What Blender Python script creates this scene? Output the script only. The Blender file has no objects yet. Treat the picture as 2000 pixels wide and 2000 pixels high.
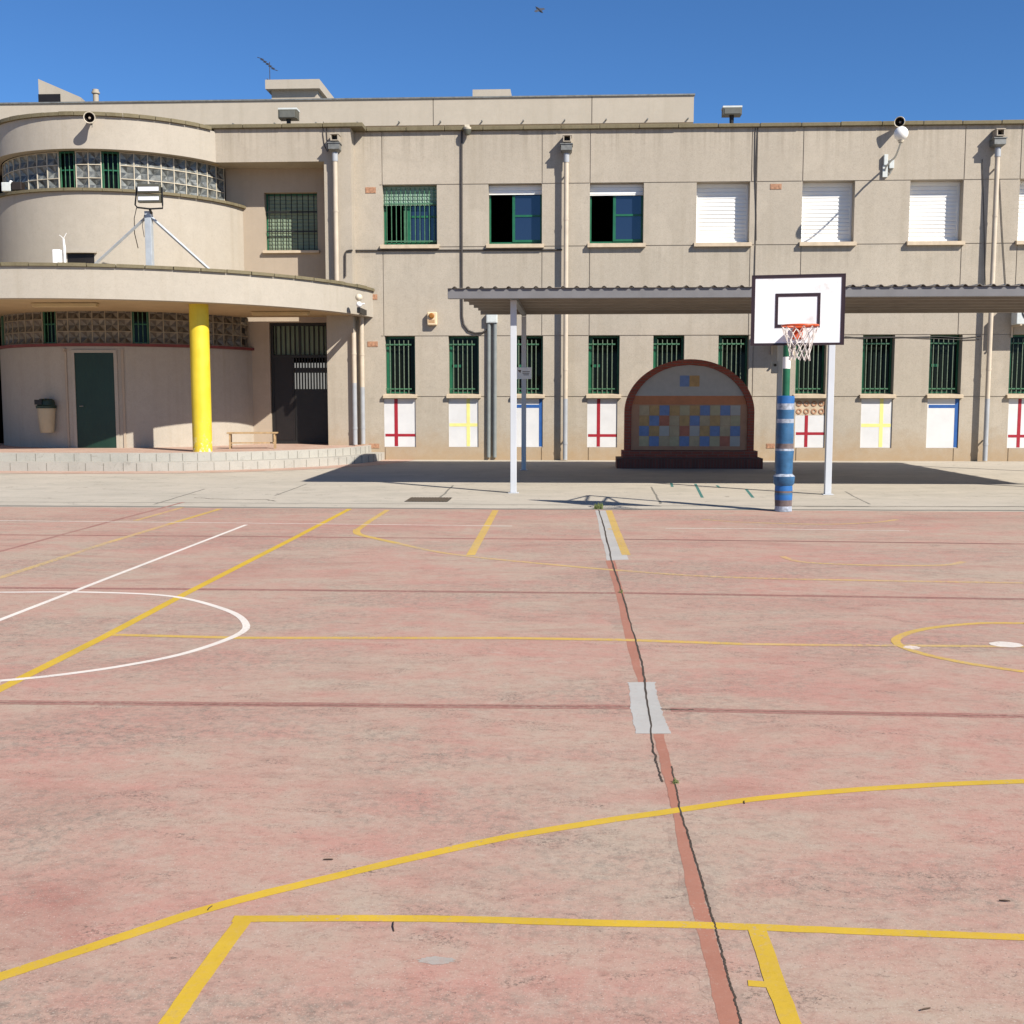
import bpy, bmesh, math, random
from mathutils import Vector, Matrix
random.seed(7)
R=math.radians
sc=bpy.context.scene
COL=sc.collection
# ------------------------------------------------------------------ camera model (2000 px photo) used to survey points on real planes
PITCH,YAW,FPX,EYE=R(5.744),R(2.795),2200.0,Vector((0,0,1.6))
_f=Vector((-math.sin(YAW)*math.cos(PITCH),math.cos(YAW)*math.cos(PITCH),-math.sin(PITCH)))
_r=Vector((math.cos(YAW),math.sin(YAW),0)); _u=_r.cross(_f)
def ray(x,y): return _r*(x-1000)+_u*(1000-y)+_f*FPX
def onY(x,y,Y): d=ray(x,y); return EYE+d*(Y/d.y)
def onZ(x,y,Z=0.0): d=ray(x,y); return EYE+d*((Z-1.6)/d.z)
def PX(x,y,Y): return onY(x,y,Y).x
def PZ(x,y,Y): return onY(x,y,Y).z
# ------------------------------------------------------------------ materials
def srgb(c): return tuple(((v/255)/12.92 if v/255<=.04045 else ((v/255+.055)/1.055)**2.4) for v in c)
def new_mat(name):
    m=bpy.data.materials.new(name); m.use_nodes=True
    nt=m.node_tree; b=nt.nodes['Principled BSDF']; return m,nt,b
def N(nt,t,**k):
    n=nt.nodes.new(t)
    for a,v in k.items(): setattr(n,a,v)
    return n
def pos(nt,scale=(1,1,1)):
    g=N(nt,'ShaderNodeNewGeometry'); mp=N(nt,'ShaderNodeMapping'); mp.inputs['Scale'].default_value=scale
    nt.links.new(g.outputs['Position'],mp.inputs['Vector']); return mp.outputs[0]
def noise(nt,vec,scale,detail=5,rough=.6,dist=0):
    n=N(nt,'ShaderNodeTexNoise'); n.inputs['Scale'].default_value=scale; n.inputs['Detail'].default_value=detail
    n.inputs['Roughness'].default_value=rough; n.inputs['Distortion'].default_value=dist
    nt.links.new(vec,n.inputs['Vector']); return n.outputs['Fac']
def ramp(nt,fac,a,b,lo=0.0,hi=1.0):
    n=N(nt,'ShaderNodeMapRange'); n.clamp=True
    for i,v in zip(('From Min','From Max','To Min','To Max'),(a,b,lo,hi)): n.inputs[i].default_value=v
    nt.links.new(fac,n.inputs['Value']); return n.outputs[0]
def mix(nt,fac,a,b,mode='MIX'):
    n=N(nt,'ShaderNodeMix',data_type='RGBA',blend_type=mode)
    for s,v in ((n.inputs[0],fac),(n.inputs[6],a),(n.inputs[7],b)):
        if hasattr(v,'is_linked') or hasattr(v,'node'): nt.links.new(v,s)
        elif isinstance(v,(int,float)): s.default_value=v
        else: s.default_value=(*v[:3],1)
    return n.outputs[2]
def mult(nt,a,b,op='MULTIPLY'):
    n=N(nt,'ShaderNodeMath',operation=op)
    for s,v in ((n.inputs[0],a),(n.inputs[1],b)):
        if isinstance(v,(int,float)): s.default_value=v
        else: nt.links.new(v,s)
    return n.outputs[0]
def bump(nt,b,h,strength,dist=.01):
    n=N(nt,'ShaderNodeBump'); n.inputs['Strength'].default_value=strength; n.inputs['Distance'].default_value=dist
    nt.links.new(h,n.inputs['Height']); nt.links.new(n.outputs[0],b.inputs['Normal'])
def simple(name,col,rough=.6,var=.12,scale=6,metal=0,bmp=0,spec=.4):
    m,nt,b=new_mat(name); p=pos(nt)
    n=noise(nt,p,scale,4)
    c=mix(nt,ramp(nt,n,.3,.7),tuple(v*(1-var) for v in col),tuple(min(1,v*(1+var)) for v in col))
    nt.links.new(c,b.inputs['Base Color']); b.inputs['Roughness'].default_value=rough; b.inputs['Metallic'].default_value=metal
    b.inputs['Specular IOR Level'].default_value=spec
    if bmp: bump(nt,b,noise(nt,p,60,3),bmp)
    return m
def concrete(name,col,streak=.25,speck=.12,dark=(.5,.47,.42),bmp=.25,base_dirt=0.0,drip=0.0,blotch=0.0):
    m,nt,b=new_mat(name); p=pos(nt)
    big=noise(nt,p,.55,4); mid=noise(nt,p,4.5,5,.65); fine=noise(nt,p,38,3,.7)
    st=noise(nt,pos(nt,(3.2,3.2,.16)),1.2,5,.6)
    c=mix(nt,ramp(nt,big,.3,.72),tuple(v*.93 for v in col),tuple(v*1.05 for v in col))
    c=mix(nt,ramp(nt,mid,.35,.7,0,.5),c,tuple(v*k for v,k in zip(col,(.86,.87,.87))))
    c=mix(nt,ramp(nt,st,.5,.8,0,streak),c,tuple(v*k for v,k in zip(col,dark)))
    c=mix(nt,ramp(nt,fine,.52,.75,0,speck),c,tuple(v*.45 for v in col))
    c=mix(nt,ramp(nt,noise(nt,p,15,5,.85),.50,.68,0,speck*.9),c,tuple(v*.66 for v in col)); c=mix(nt,ramp(nt,noise(nt,p,21,4,.8),.55,.7,0,speck*.7),c,tuple(min(1,v*1.25) for v in col))
    if blotch:
        c=mix(nt,ramp(nt,noise(nt,pos(nt,(.6,1.2,1)),.9,7,.75,.8),.46,.66,0,blotch),c,tuple(v*k for v,k in zip(col,(.70,.72,.72)))); c=mix(nt,mult(nt,ramp(nt,noise(nt,p,2.6,6,.8,1),.57,.66),blotch),c,tuple(v*.45 for v in col))
    if drip:
        g=N(nt,'ShaderNodeSeparateXYZ'); nt.links.new(p,g.inputs[0])
        run=noise(nt,pos(nt,(9,9,.1)),1.0,4,.7)
        for zt,ln,k in ((drip,.9,.55),(5.47,.8,.38),(1.62,.6,.25)):
            below=mult(nt,ramp(nt,g.outputs[2],zt-ln,zt,0,1),ramp(nt,g.outputs[2],zt,zt+.01,1,0))
            c=mix(nt,mult(nt,mult(nt,below,ramp(nt,run,.47,.68)),k),c,tuple(v*f for v,f in zip(col,(.5,.49,.46))))
        patch=noise(nt,p,.9,2,.4); c=mix(nt,ramp(nt,patch,.60,.63,0,.16),c,tuple(min(1,v*1.22) for v in col))
        c=mix(nt,ramp(nt,noise(nt,p,85,2,.6),.56,.68,0,.5),c,tuple(v*.5 for v in col))
    if base_dirt:
        g=N(nt,'ShaderNodeSeparateXYZ'); nt.links.new(p,g.inputs[0])
        z=mult(nt,g.outputs[2],mult(nt,mid,.9),'SUBTRACT')
        c=mix(nt,ramp(nt,z,-.42,.45,base_dirt,0),c,(col[0]*.82,col[1]*.66,col[2]*.48))
    nt.links.new(c,b.inputs['Base Color']); b.inputs['Roughness'].default_value=.9; b.inputs['Specular IOR Level'].default_value=.2
    bump(nt,b,mix(nt,.5,mid,fine),bmp,.008)
    return m
def court_col(nt):
    p=pos(nt); p2=pos(nt,(.55,1.25,1))
    a=noise(nt,p,.33,5,.6,.4); bn=noise(nt,p2,1.6,6,.65,.6); cN=noise(nt,p,5.5,6,.72); d=noise(nt,p,42,4,.75); e=noise(nt,p2,.75,7,.68,1.2)
    pink=(.425,.230,.180); beige=(.403,.308,.232); red=(.31,.13,.10); dark=(.17,.15,.12)
    v=mix(nt,.26,mix(nt,.5,a,bn),cN)
    c=mix(nt,ramp(nt,v,.42,.58),pink,beige)
    c=mix(nt,ramp(nt,mix(nt,.28,e,cN),.53,.68,0,.7),c,red)
    c=mix(nt,ramp(nt,cN,.48,.72,0,.5),c,(.40,.305,.24))
    f=noise(nt,pos(nt,(.75,1.25,1)),15,7,.8,.6); c=mix(nt,ramp(nt,f,.50,.66,0,.42),c,(.26,.12,.088))
    c=mix(nt,ramp(nt,noise(nt,pos(nt,(.7,1.4,1)),8,8,.84,.5),.55,.70,0,.6),c,(.46,.37,.30))
    g=mult(nt,ramp(nt,noise(nt,p2,.62,6,.62,.6),.46,.60),ramp(nt,noise(nt,p,19,7,.9),.47,.60))
    c=mix(nt,mult(nt,g,.72),c,dark)
    g2=mult(nt,ramp(nt,noise(nt,p2,3.1,5,.7,1.5),.54,.64),ramp(nt,noise(nt,p,60,4,.85),.49,.60))
    c=mix(nt,mult(nt,g2,.8),c,(.12,.09,.07))
    c=mix(nt,ramp(nt,d,.53,.70,0,.4),c,(.2,.115,.09))
    c=mix(nt,ramp(nt,noise(nt,p,150,2,.6),.60,.70,0,.55),c,(.55,.46,.39))
    c=mix(nt,ramp(nt,noise(nt,p,95,2,.6),.66,.70,0,.7),c,(.13,.10,.08))
    return c,cN,d
def court_mat():
    m,nt,b=new_mat('court_paint'); c,x,y=court_col(nt)
    nt.links.new(c,b.inputs['Base Color']); b.inputs['Roughness'].default_value=.88; b.inputs['Specular IOR Level'].default_value=.22
    bump(nt,b,mix(nt,.6,x,y),.35,.006); return m
def line_mat(name,col,wear):
    m,nt,b=new_mat(name); c,x,y=court_col(nt); p=pos(nt)
    w1=ramp(nt,noise(nt,p,30,5,.75),.62-wear*.3,.80-wear*.3); w2=ramp(nt,noise(nt,p,1.1,3),.3,.75)
    k=mult(nt,mult(nt,mult(nt,w1,mult(nt,w2,.2,'ADD')),.35,'ADD'),wear)
    chip=mult(nt,ramp(nt,noise(nt,p,48,5,.8),.56,.60),ramp(nt,noise(nt,p,1.7,5,.75),.46,.60)); k=mult(nt,k,mult(nt,chip,.75),'MAXIMUM')
    pc=mix(nt,ramp(nt,noise(nt,p,2.5,4),.3,.7),tuple(v*.88 for v in col),tuple(min(1,v*1.06) for v in col))
    cc=mix(nt,ramp(nt,k,0,1),pc,c)
    nt.links.new(cc,b.inputs['Base Color']); b.inputs['Roughness'].default_value=.8; b.inputs['Specular IOR Level'].default_value=.25
    bump(nt,b,mix(nt,.6,x,y),.25,.005); return m
def brick_mat(name,c1,c2,mortar,sx,sz,w=.24,h=.065,axis='XZ'):
    m,nt,b=new_mat(name); p=pos(nt); s=N(nt,'ShaderNodeSeparateXYZ'); nt.links.new(p,s.inputs[0])
    cb=N(nt,'ShaderNodeCombineXYZ'); nt.links.new(s.outputs[0],cb.inputs[0]); nt.links.new(s.outputs[2 if axis=='XZ' else 1],cb.inputs[1])
    t=N(nt,'ShaderNodeTexBrick'); nt.links.new(cb.outputs[0],t.inputs[0])
    t.inputs['Color1'].default_value=(*c1,1); t.inputs['Color2'].default_value=(*c2,1); t.inputs['Mortar'].default_value=(*mortar,1)
    t.inputs['Scale'].default_value=1; t.inputs['Brick Width'].default_value=w; t.inputs['Row Height'].default_value=h; t.inputs['Mortar Size'].default_value=.008
    t.offset=sx; c=mix(nt,ramp(nt,noise(nt,p,14,5),.4,.75,0,.5),t.outputs[0],tuple(v*.55 for v in c1))
    nt.links.new(c,b.inputs['Base Color']); b.inputs['Roughness'].default_value=.85
    bump(nt,b,t.outputs['Fac'],-.5,.01); return m
M={}
M['facade']=concrete('precast_concrete',(.42,.363,.287),.40,.42,(.66,.64,.58),.4,.8,8.4)
M['facade_top']=concrete('upper_concrete',(.42,.368,.295),.3,.2,(.7,.68,.62),.3)
M['plaster']=concrete('cream_render',(.405,.358,.292),.34,.26,(.70,.66,.58),.3)
M['soffit']=simple('soffit_paint',(.44,.33,.18),.8,.08,2)
M['recess']=concrete('recess_render',(.40,.325,.245),.2,.1)
M['coping']=concrete('lichen_coping',(.18,.15,.09),.6,.6,(.35,.32,.22),.5)
M['paving']=concrete('pale_concrete_ground',(.475,.42,.34),.0,.22,bmp=.3,blotch=.6)
M['step']=concrete('step_stone',(.40,.375,.325),.0,.25,blotch=.45)
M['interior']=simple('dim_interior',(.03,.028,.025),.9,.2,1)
M['white']=simple('white_paint',(.78,.77,.75),.5,.04,5)
M['panelwhite']=simple('panel_white',(.60,.59,.575),.6,.05,3,bmp=.1)
M['red']=simple('panel_red',(.30,.012,.022),.5,.12,8)
M['yel']=simple('panel_yellow',(.70,.64,.22),.5,.08,8)
M['blu']=simple('panel_blue',(.018,.085,.28),.5,.12,8)
M['green']=simple('green_enamel',(.012,.105,.05),.4,.2,4)
M['greenbar']=simple('green_bar',(.06,.15,.08),.45,.25,9)
M['palebar']=simple('worn_bar',(.13,.17,.115),.5,.3,20)
M['darkgreen']=simple('dark_green_door',(.006,.027,.016),.45,.15,2)
M['black']=simple('black_metal',(.012,.011,.01),.5,.2,5)
M['darkbrown']=simple('dark_door',(.011,.008,.007),.5,.2,3)
M['slat']=simple('white_shutter',(.78,.77,.73),.55,.03,3)
M['greenslat']=simple('green_shutter',(.23,.33,.25),.6,.1,3)
M['duskslat']=simple('green_grey_shutter',(.20,.25,.17),.6,.1,3)
M['sill']=simple('stone_sill',(.50,.40,.28),.75,.14,5,bmp=.15)
M['pipe']=simple('cream_pipe',(.50,.42,.32),.55,.12,3)
M['greypipe']=simple('grey_pipe',(.33,.34,.35),.45,.12,3)
M['zinc']=simple('zinc',(.18,.18,.165),.5,.25,8,metal=.3)
M['cond']=simple('dark_conduit',(.05,.042,.036),.6,.2,5)
M['greycond']=simple('grey_conduit',(.20,.215,.205),.5,.12,5)
M['box']=simple('pale_grey_box',(.52,.54,.51),.5,.08,12)
M['steelgrey']=simple('grey_steel_beam',(.155,.15,.15),.5,.1,3)
M['roofsheet']=simple('brown_grey_sheet',(.25,.222,.185),.55,.1,2)
M['postwhite']=simple('post_white',(.50,.51,.525),.45,.05,2)
M['yellowcol']=None
M['redtrim']=simple('red_trim',(.16,.035,.032),.7,.2,5)
M['terra']=simple('terracotta_vent',(.36,.19,.11),.8,.3,20)
M['hooporange']=simple('orange_rim',(.62,.09,.022),.45,.12,9)
M['board']=simple('white_board',(.84,.835,.83),.45,.02,2)
M['boardline']=simple('dark_board_line',(.028,.014,.018),.5,.1,5)
M['net']=simple('net_cord',(.62,.56,.50),.8,.1,20)
M['padblue']=simple('blue_pad',(.028,.10,.20),.5,.28,7,bmp=.2)
M['padblue2']=simple('blue_pad_bright',(.02,.115,.32),.5,.15,7)
M['tape']=simple('silver_tape',(.30,.33,.38),.4,.5,18)
M['rust']=simple('brown_tape',(.12,.09,.085),.6,.35,14)
M['wood']=simple('bench_wood',(.36,.24,.12),.6,.25,12)
M['bin']=simple('beige_bin',(.40,.33,.21),.5,.08,4)
M['binlid']=simple('dark_bin_lid',(.012,.03,.018),.5,.1,4)
M['galv']=simple('galvanised',(.42,.45,.47),.45,.1,6,metal=.15)
M['ledbar']=simple('led_lens',(.75,.75,.78),.25,.03,5)
M['lampgrey']=simple('lamp_grey',(.085,.082,.06),.5,.15,6)
M['hornbeige']=simple('horn_beige',(.56,.49,.37),.55,.1,8)
M['horndark']=simple('horn_dark',(.02,.013,.01),.6,.1,8)
M['globe']=simple('white_globe',(.85,.82,.75),.3,.02,4)
M['siren']=simple('siren_cream',(.66,.50,.31),.5,.08,8)
M['sirenor']=simple('siren_orange',(.30,.12,.02),.4,.1,8)
M['bird']=simple('dark_feather',(.03,.035,.05),.8,.1,8)
M['cream_light']=simple('cream_fitting',(.50,.38,.20),.6,.06,4)
M['weed']=simple('weed_green',(.09,.11,.03),.8,.3,20)
M['leaf']=simple('dry_leaf',(.07,.045,.03),.8,.3,20)
M['grate']=simple('drain_iron',(.12,.09,.06),.7,.3,12)
M['crackdark']=simple('crack_dark',(.055,.04,.028),.95,.3,20)
M['fence']=simple('pale_wall',(.17,.17,.16),.8,.08,2)
M['earth']=simple('dry_earth',(.28,.23,.17),.95,.2,.3)
def wmat(nm,ior,bc):
    m,nt,b=new_mat(nm); b.inputs['Base Color'].default_value=(*bc,1); b.inputs['Roughness'].default_value=.06
    b.inputs['IOR'].default_value=ior; p=pos(nt); bump(nt,b,noise(nt,p,1.2,2),.06,.03); return m
M['glass']=wmat('window_glass',1.75,(.012,.022,.05)); M['darkglass']=wmat('dark_window_glass',1.2,(.006,.008,.006))
def gb():
    m,nt,b=new_mat('glass_block'); p=pos(nt)
    c=mix(nt,ramp(nt,noise(nt,p,7,5),.35,.7),(.095,.10,.095),(.27,.275,.25)); nt.links.new(c,b.inputs['Base Color'])
    b.inputs['Roughness'].default_value=.22; bump(nt,b,noise(nt,p,18,3),.3,.02); return m
M['glassblock']=gb()
M['grout']=simple('cream_grout',(.50,.44,.33),.75,.12,9)
def ycol():
    m,nt,b=new_mat('yellow_column'); p=pos(nt); g=N(nt,'ShaderNodeSeparateXYZ'); nt.links.new(p,g.inputs[0])
    n=noise(nt,p,6,6,.7); low=ramp(nt,g.outputs[2],.45,1.5,1,0)
    c=mix(nt,ramp(nt,noise(nt,p,2.5,4),.3,.7),(.60,.44,.012),(.69,.52,.035))
    c=mix(nt,ramp(nt,noise(nt,pos(nt,(8,8,.6)),1.5,5,.7),.52,.75,0,.4),c,(.46,.33,.03))
    c=mix(nt,mult(nt,ramp(nt,noise(nt,p,13,6,.75),.55,.62),low),c,(.42,.34,.16))
    c=mix(nt,mult(nt,ramp(nt,n,.53,.58),ramp(nt,g.outputs[2],.55,.75,1,0)),c,(.72,.65,.48))
    nt.links.new(c,b.inputs['Base Color']); b.inputs['Roughness'].default_value=.55; bump(nt,b,n,.15,.01); return m
def boardmat():
    m,nt,b=new_mat('board_face'); p=pos(nt)
    c=mix(nt,mult(nt,ramp(nt,noise(nt,p,5,5,.7),.52,.7),ramp(nt,noise(nt,p,1.6,3),.45,.65)),(.82,.815,.80),(.62,.59,.54))
    c=mix(nt,ramp(nt,noise(nt,pos(nt,(30,30,2)),1,4),.64,.75,0,.35),c,(.5,.45,.38))
    nt.links.new(c,b.inputs['Base Color']); b.inputs['Roughness'].default_value=.45; return m
M['board']=boardmat()
M['yellowcol']=ycol()
M['brick']=brick_mat('red_brick',(.36,.075,.042),(.27,.058,.036),(.19,.12,.085),.5,0)
M['rowlock']=brick_mat('rowlock_brick',(.19,.05,.034),(.14,.04,.028),(.12,.075,.055),0.0,0,.07,.23)
M['stretchtop']=brick_mat('brick_tread',(.12,.04,.03),(.09,.03,.025),(.09,.06,.05),.5,0,.24,.11,'XY')
M['tilewhite']=simple('tile_white',(.42,.39,.36),.35,.06,8)
M['tileorange']=simple('tile_orange',(.50,.17,.06),.4,.14,4)
M['tilepeach']=simple('tile_peach',(.44,.215,.115),.4,.1,5)
M['tilebeige']=simple('tile_beige',(.46,.34,.20),.4,.14,7)
M['tilegreen']=simple('tile_sage',(.44,.36,.21),.4,.12,7)
M['tileblue']=simple('tile_blue',(.15,.22,.42),.4,.14,9)
M['tilered']=simple('tile_rust',(.42,.13,.07),.4,.14,9)
M['tiletan']=simple('tile_tan',(.46,.27,.10),.4,.14,9)
M['pavtile']=brick_mat('entrance_tile',(.44,.27,.20),(.50,.36,.28),(.42,.35,.28),.5,0,.42,.24,'XY')
M['court']=court_mat()
M['yl']=line_mat('yellow_line',(.565,.365,.010),.34); M['ylw']=line_mat('worn_yellow_line',(.58,.38,.04),.62); M['ylf']=line_mat('faint_yellow_line',(.62,.42,.09),.8)
M['wl']=line_mat('white_line',(.72,.66,.58),.28); M['wlf']=line_mat('faint_white_line',(.70,.62,.54),.6)
M['jgrey']=concrete('grey_joint',(.20,.185,.155),.0,.3); M['jl']=line_mat('red_joint',(.27,.11,.088),.6); M['jd']=line_mat('dark_joint',(.13,.05,.04),.6); M['patch']=line_mat('pale_patch',(.42,.415,.385),.34)
M['patchdull']=line_mat('dull_patch',(.36,.34,.30),.5); M['strip']=line_mat('terracotta_strip',(.35,.145,.095),.3); M['edgedirt']=line_mat('crack_edge_dirt',(.20,.145,.115),1.0)
M['tealpaint']=simple('teal_paint',(.05,.16,.14),.8,.3,20)
# ------------------------------------------------------------------ mesh builder
class MB:
    def __init__(s): s.v=[]; s.f=[]; s.m=[]
    def face(s,pts,mi=0):
        i=len(s.v); s.v+= [tuple(p) for p in pts]; s.f.append(tuple(range(i,i+len(pts)))); s.m.append(mi)
    def box(s,x0,x1,y0,y1,z0,z1,mi=0,rz=0,c=None):
        P=[Vector((x,y,z)) for z in (z0,z1) for x,y in ((x0,y0),(x1,y0),(x1,y1),(x0,y1))]
        if rz:
            c=Vector(c) if c else Vector(((x0+x1)/2,(y0+y1)/2,0)); m=Matrix.Rotation(rz,3,'Z')
            P=[m@(p-c)+c for p in P]
        i=len(s.v); s.v+=[tuple(p) for p in P]
        for q in ((3,2,1,0),(4,5,6,7),(0,1,5,4),(1,2,6,5),(2,3,7,6),(3,0,4,7)): s.f.append(tuple(i+k for k in q)); s.m.append(mi)
        return s
    def grid(s,rows,mi=0,closed=False):
        i=len(s.v); n=len(rows[0])
        for r in rows: s.v+=[tuple(p) for p in r]
        for a in range(len(rows)-1):
            for b in range(n if closed else n-1):
                c=(b+1)%n; s.f.append((i+a*n+b,i+a*n+c,i+(a+1)*n+c,i+(a+1)*n+b)); s.m.append(mi)
        return s
    def lathe(s,prof,c=(0,0,0),seg=20,mi=0,axis=None,mis=None):
        ax=Vector(axis).normalized() if axis is not None else Vector((0,0,1)); c=Vector(c)
        t=Vector((1,0,0)) if abs(ax.x)<.9 else Vector((0,1,0)); u=ax.cross(t).normalized(); w=ax.cross(u)
        for k in range(len(prof)-1):
            rows=[[c+ax*h+(u*math.cos(2*math.pi*j/seg)+w*math.sin(2*math.pi*j/seg))*max(r,1e-4) for j in range(seg)] for r,h in (prof[k],prof[k+1])]
            s.grid(rows,mis[k] if mis else mi,True)
        return s
    def tube(s,pts,r,seg=8,mi=0):
        pts=[Vector(p) for p in pts]; rows=[]; pu=None
        for k,p in enumerate(pts):
            d=(pts[min(k+1,len(pts)-1)]-pts[max(k-1,0)]).normalized()
            u=pu-d*pu.dot(d) if pu is not None else d.cross(Vector((0,0,1)) if abs(d.z)<.9 else Vector((0,1,0)))
            u.normalize(); pu=u; w=d.cross(u); rr=r[k] if isinstance(r,(list,tuple)) else r
            rows.append([p+(u*math.cos(2*math.pi*j/seg)+w*math.sin(2*math.pi*j/seg))*rr for j in range(seg)])
        s.grid(rows,mi,True); s.face(rows[0][::-1],mi); s.face(rows[-1],mi); return s
    def arc(s,C,r0,r1,a0,a1,z0,z1,n=48,mi=0):
        P=lambda r,a,z:(C[0]+r*math.sin(a),C[1]-r*math.cos(a),z)
        for k in range(n):
            a=a0+(a1-a0)*k/n; b=a0+(a1-a0)*(k+1)/n
            s.face([P(r1,a,z0),P(r1,b,z0),P(r1,b,z1),P(r1,a,z1)],mi); s.face([P(r0,b,z0),P(r0,a,z0),P(r0,a,z1),P(r0,b,z1)],mi)
            s.face([P(r0,a,z1),P(r1,a,z1),P(r1,b,z1),P(r0,b,z1)],mi); s.face([P(r0,b,z0),P(r1,b,z0),P(r1,a,z0),P(r0,a,z0)],mi)
        for a in (a0,a1): s.face([P(r0,a,z0),P(r1,a,z0),P(r1,a,z1),P(r0,a,z1)],mi)
        return s
    def prism(s,pts,z0,z1,mi=0,top=None):
        n=len(pts); s.face([(x,y,z1) for x,y in pts],mi if top is None else top); s.face([(x,y,z0) for x,y in pts][::-1],mi)
        for k in range(n):
            (a,b),(c,d)=pts[k],pts[(k+1)%n]; s.face([(a,b,z0),(c,d,z0),(c,d,z1),(a,b,z1)],mi)
        return s
    def build(s,name,mats,parent=None,smooth=False,bevel=0,origin=None,kind=None):
        me=bpy.data.meshes.new(name); o=Vector(origin) if origin is not None else Vector((0,0,0))
        me.from_pydata([tuple(Vector(v)-o) for v in s.v],[],s.f); 
        if not isinstance(mats,(list,tuple)): mats=[mats]
        for m in mats: me.materials.append(M[m] if isinstance(m,str) else m)
        for p,mi in zip(me.polygons,s.m): p.material_index=mi
        bm=bmesh.new(); bm.from_mesh(me); bmesh.ops.remove_doubles(bm,verts=bm.verts,dist=.0004); bmesh.ops.recalc_face_normals(bm,faces=bm.faces)
        bm.to_mesh(me); bm.free()
        if smooth:
            for p in me.polygons: p.use_smooth=True
            try: me.set_sharp_from_angle(angle=R(35))
            except Exception: pass
        ob=bpy.data.objects.new(name,me); COL.objects.link(ob); ob.location=o
        if parent is not None:
            ob.parent=parent; ob.location=o-world_loc(parent)
        if bevel:
            b=ob.modifiers.new('bevel','BEVEL'); b.width=bevel; b.segments=2; b.limit_method='ANGLE'
        if kind: ob['kind']=kind
        return ob
def world_loc(o):
    p=Vector(o.location)
    while o.parent: o=o.parent; p+=Vector(o.location)
    return p
def thing(name,label,cat,loc,group=None):
    o=bpy.data.objects.new(name,None); COL.objects.link(o); o.location=loc; o.empty_display_size=.2
    return tag(o,label,cat,group)
def tag(o,label,cat,group=None):
    o['label']=label; o['category']=cat
    if group: o['group']=group
    return o
# ------------------------------------------------------------------ key dimensions
F0=29.5; YP=29.0; YR=29.85; X_R=22.5; X_L=-26.0
PIER0=PX(634,400,YP); PIER1=PX(689,600,YP)
ZH2=7.075; ZS2=5.565; ZH1=3.225; ZS1=1.70; ZROOF=8.40; ZC=8.50
PITCHX=5.385
# ------------------------------------------------------------------ ground
def sheet(name,pts,z,mat,sub=0):
    m=MB(); m.face([(x,y,z) for x,y in pts]); return m.build(name,mat,kind='structure')
sheet('ground',[(-900,-900),(900,-900),(900,1200),(-900,1200)],-.03,'earth')
YC=16.28
sheet('sports_court',[(-45,-40),(45,-40),(45,YC),(-45,YC)],0,'court')
sheet('pavement',[(-45,YC),(45,YC),(45,60),(-45,60)],0,'paving')
ZK=.14
def ribbon(name,pts,w,mat,z,px=True,jit=0,sub=1,pxw=None):
    """a painted or cracked strip lying on the ground through surveyed points"""
    P=[onZ(x,y,0).xy for x,y in pts] if px else [Vector(p) for p in pts]
    if name=='court_joint': P=[P[0]+(P[0]-P[1]).normalized()*(22 if abs(pts[0][0])>160 and pts[0][0]<0 else 0)]+P+[P[-1]+(P[-1]-P[-2]).normalized()*(22 if pts[-1][0]>1900 else 0)]; P=[p for k,p in enumerate(P) if k==0 or (p-P[k-1]).length>1e-4]
    if sub>1:
        Q=[]
        for a,b in zip(P[:-1],P[1:]):
            for k in range(sub): Q.append(a.lerp(b,k/sub))
        P=Q+[P[-1]]
    m=MB(); L=[];Rr=[]; e0=e1=e2=0
    for k,p in enumerate(P):
        d=(P[min(k+1,len(P)-1)]-P[max(k-1,0)]).normalized(); n=Vector((-d.y,d.x))
        ww=w[k*(len(w)-1)//max(1,len(P)-1)] if isinstance(w,list) else w
        e1=.75*e1+random.uniform(-1,1)*.5; e2=.75*e2+random.uniform(-1,1)*.5; e0=.8*e0+random.uniform(-1,1)*jit*.6; off=n*e0
        L.append((*(p+off+n*(ww/2+min(jit,ww*.35)*e1*.6)),z*ZK)); Rr.append((*(p+off-n*(ww/2+min(jit,ww*.35)*e2*.6)),z*ZK))
    m.grid([L,Rr]); return m.build(name,mat,kind='structure')
def smooth_pts(pts,n=10):
    out=[]
    V=[Vector(p) for p in pts]
    for i in range(len(V)-1):
        p0=V[max(i-1,0)];p1=V[i];p2=V[i+1];p3=V[min(i+2,len(V)-1)]
        for k in range(n):
            t=k/n; out.append(.5*((2*p1)+(-p0+p2)*t+(2*p0-5*p1+4*p2-p3)*t*t+(-p0+3*p1-3*p2+p3)*t**3))
    return [tuple(p) for p in out]+[tuple(V[-1])]
def world_smooth(pts,n=8): return smooth_pts([tuple(onZ(x,y,0).xy) for x,y in pts],n)
# slab joints
for a,b,w in (([(-400,1369),(0,1372),(500,1376),(1000,1379.6),(1238,1381)],0,.055),([(1310,1386),(1500,1390),(1983,1399),(2300,1406)],0,.05),
            ([(-300,1146),(0,1148),(500,1152),(1000,1157),(1205,1158.5)],0,.06),([(1215,1158),(1500,1163),(2000,1170),(2400,1176)],0,.06),
            ([(-300,1042),(25,1044.7),(500,1048),(1000,1052.5),(1180,1054)],0,.05),([(1215,1053),(1500,1056.5),(1983,1062.3),(2400,1067)],0,.05)):
    ribbon('court_joint',a,w*1.5,'jl',.004,jit=.006,sub=12)
    ribbon('court_joint',a,w*.3,'jd',.005,jit=.008,sub=40)
ribbon('court_joint',[(-200,1136),(0,1076.8),(150,1036),(357,981)],.06,'jl',.0045,jit=.01,sub=12)
for a in ([(1215,1053.5),(1500,1056.5),(1983,1062.6)],[(1290,1385),(1330,1387),(1355,1386.5)]):
    ribbon('court_crack',a,.014,'crackdark',.0085,jit=.006,sub=30)
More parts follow.
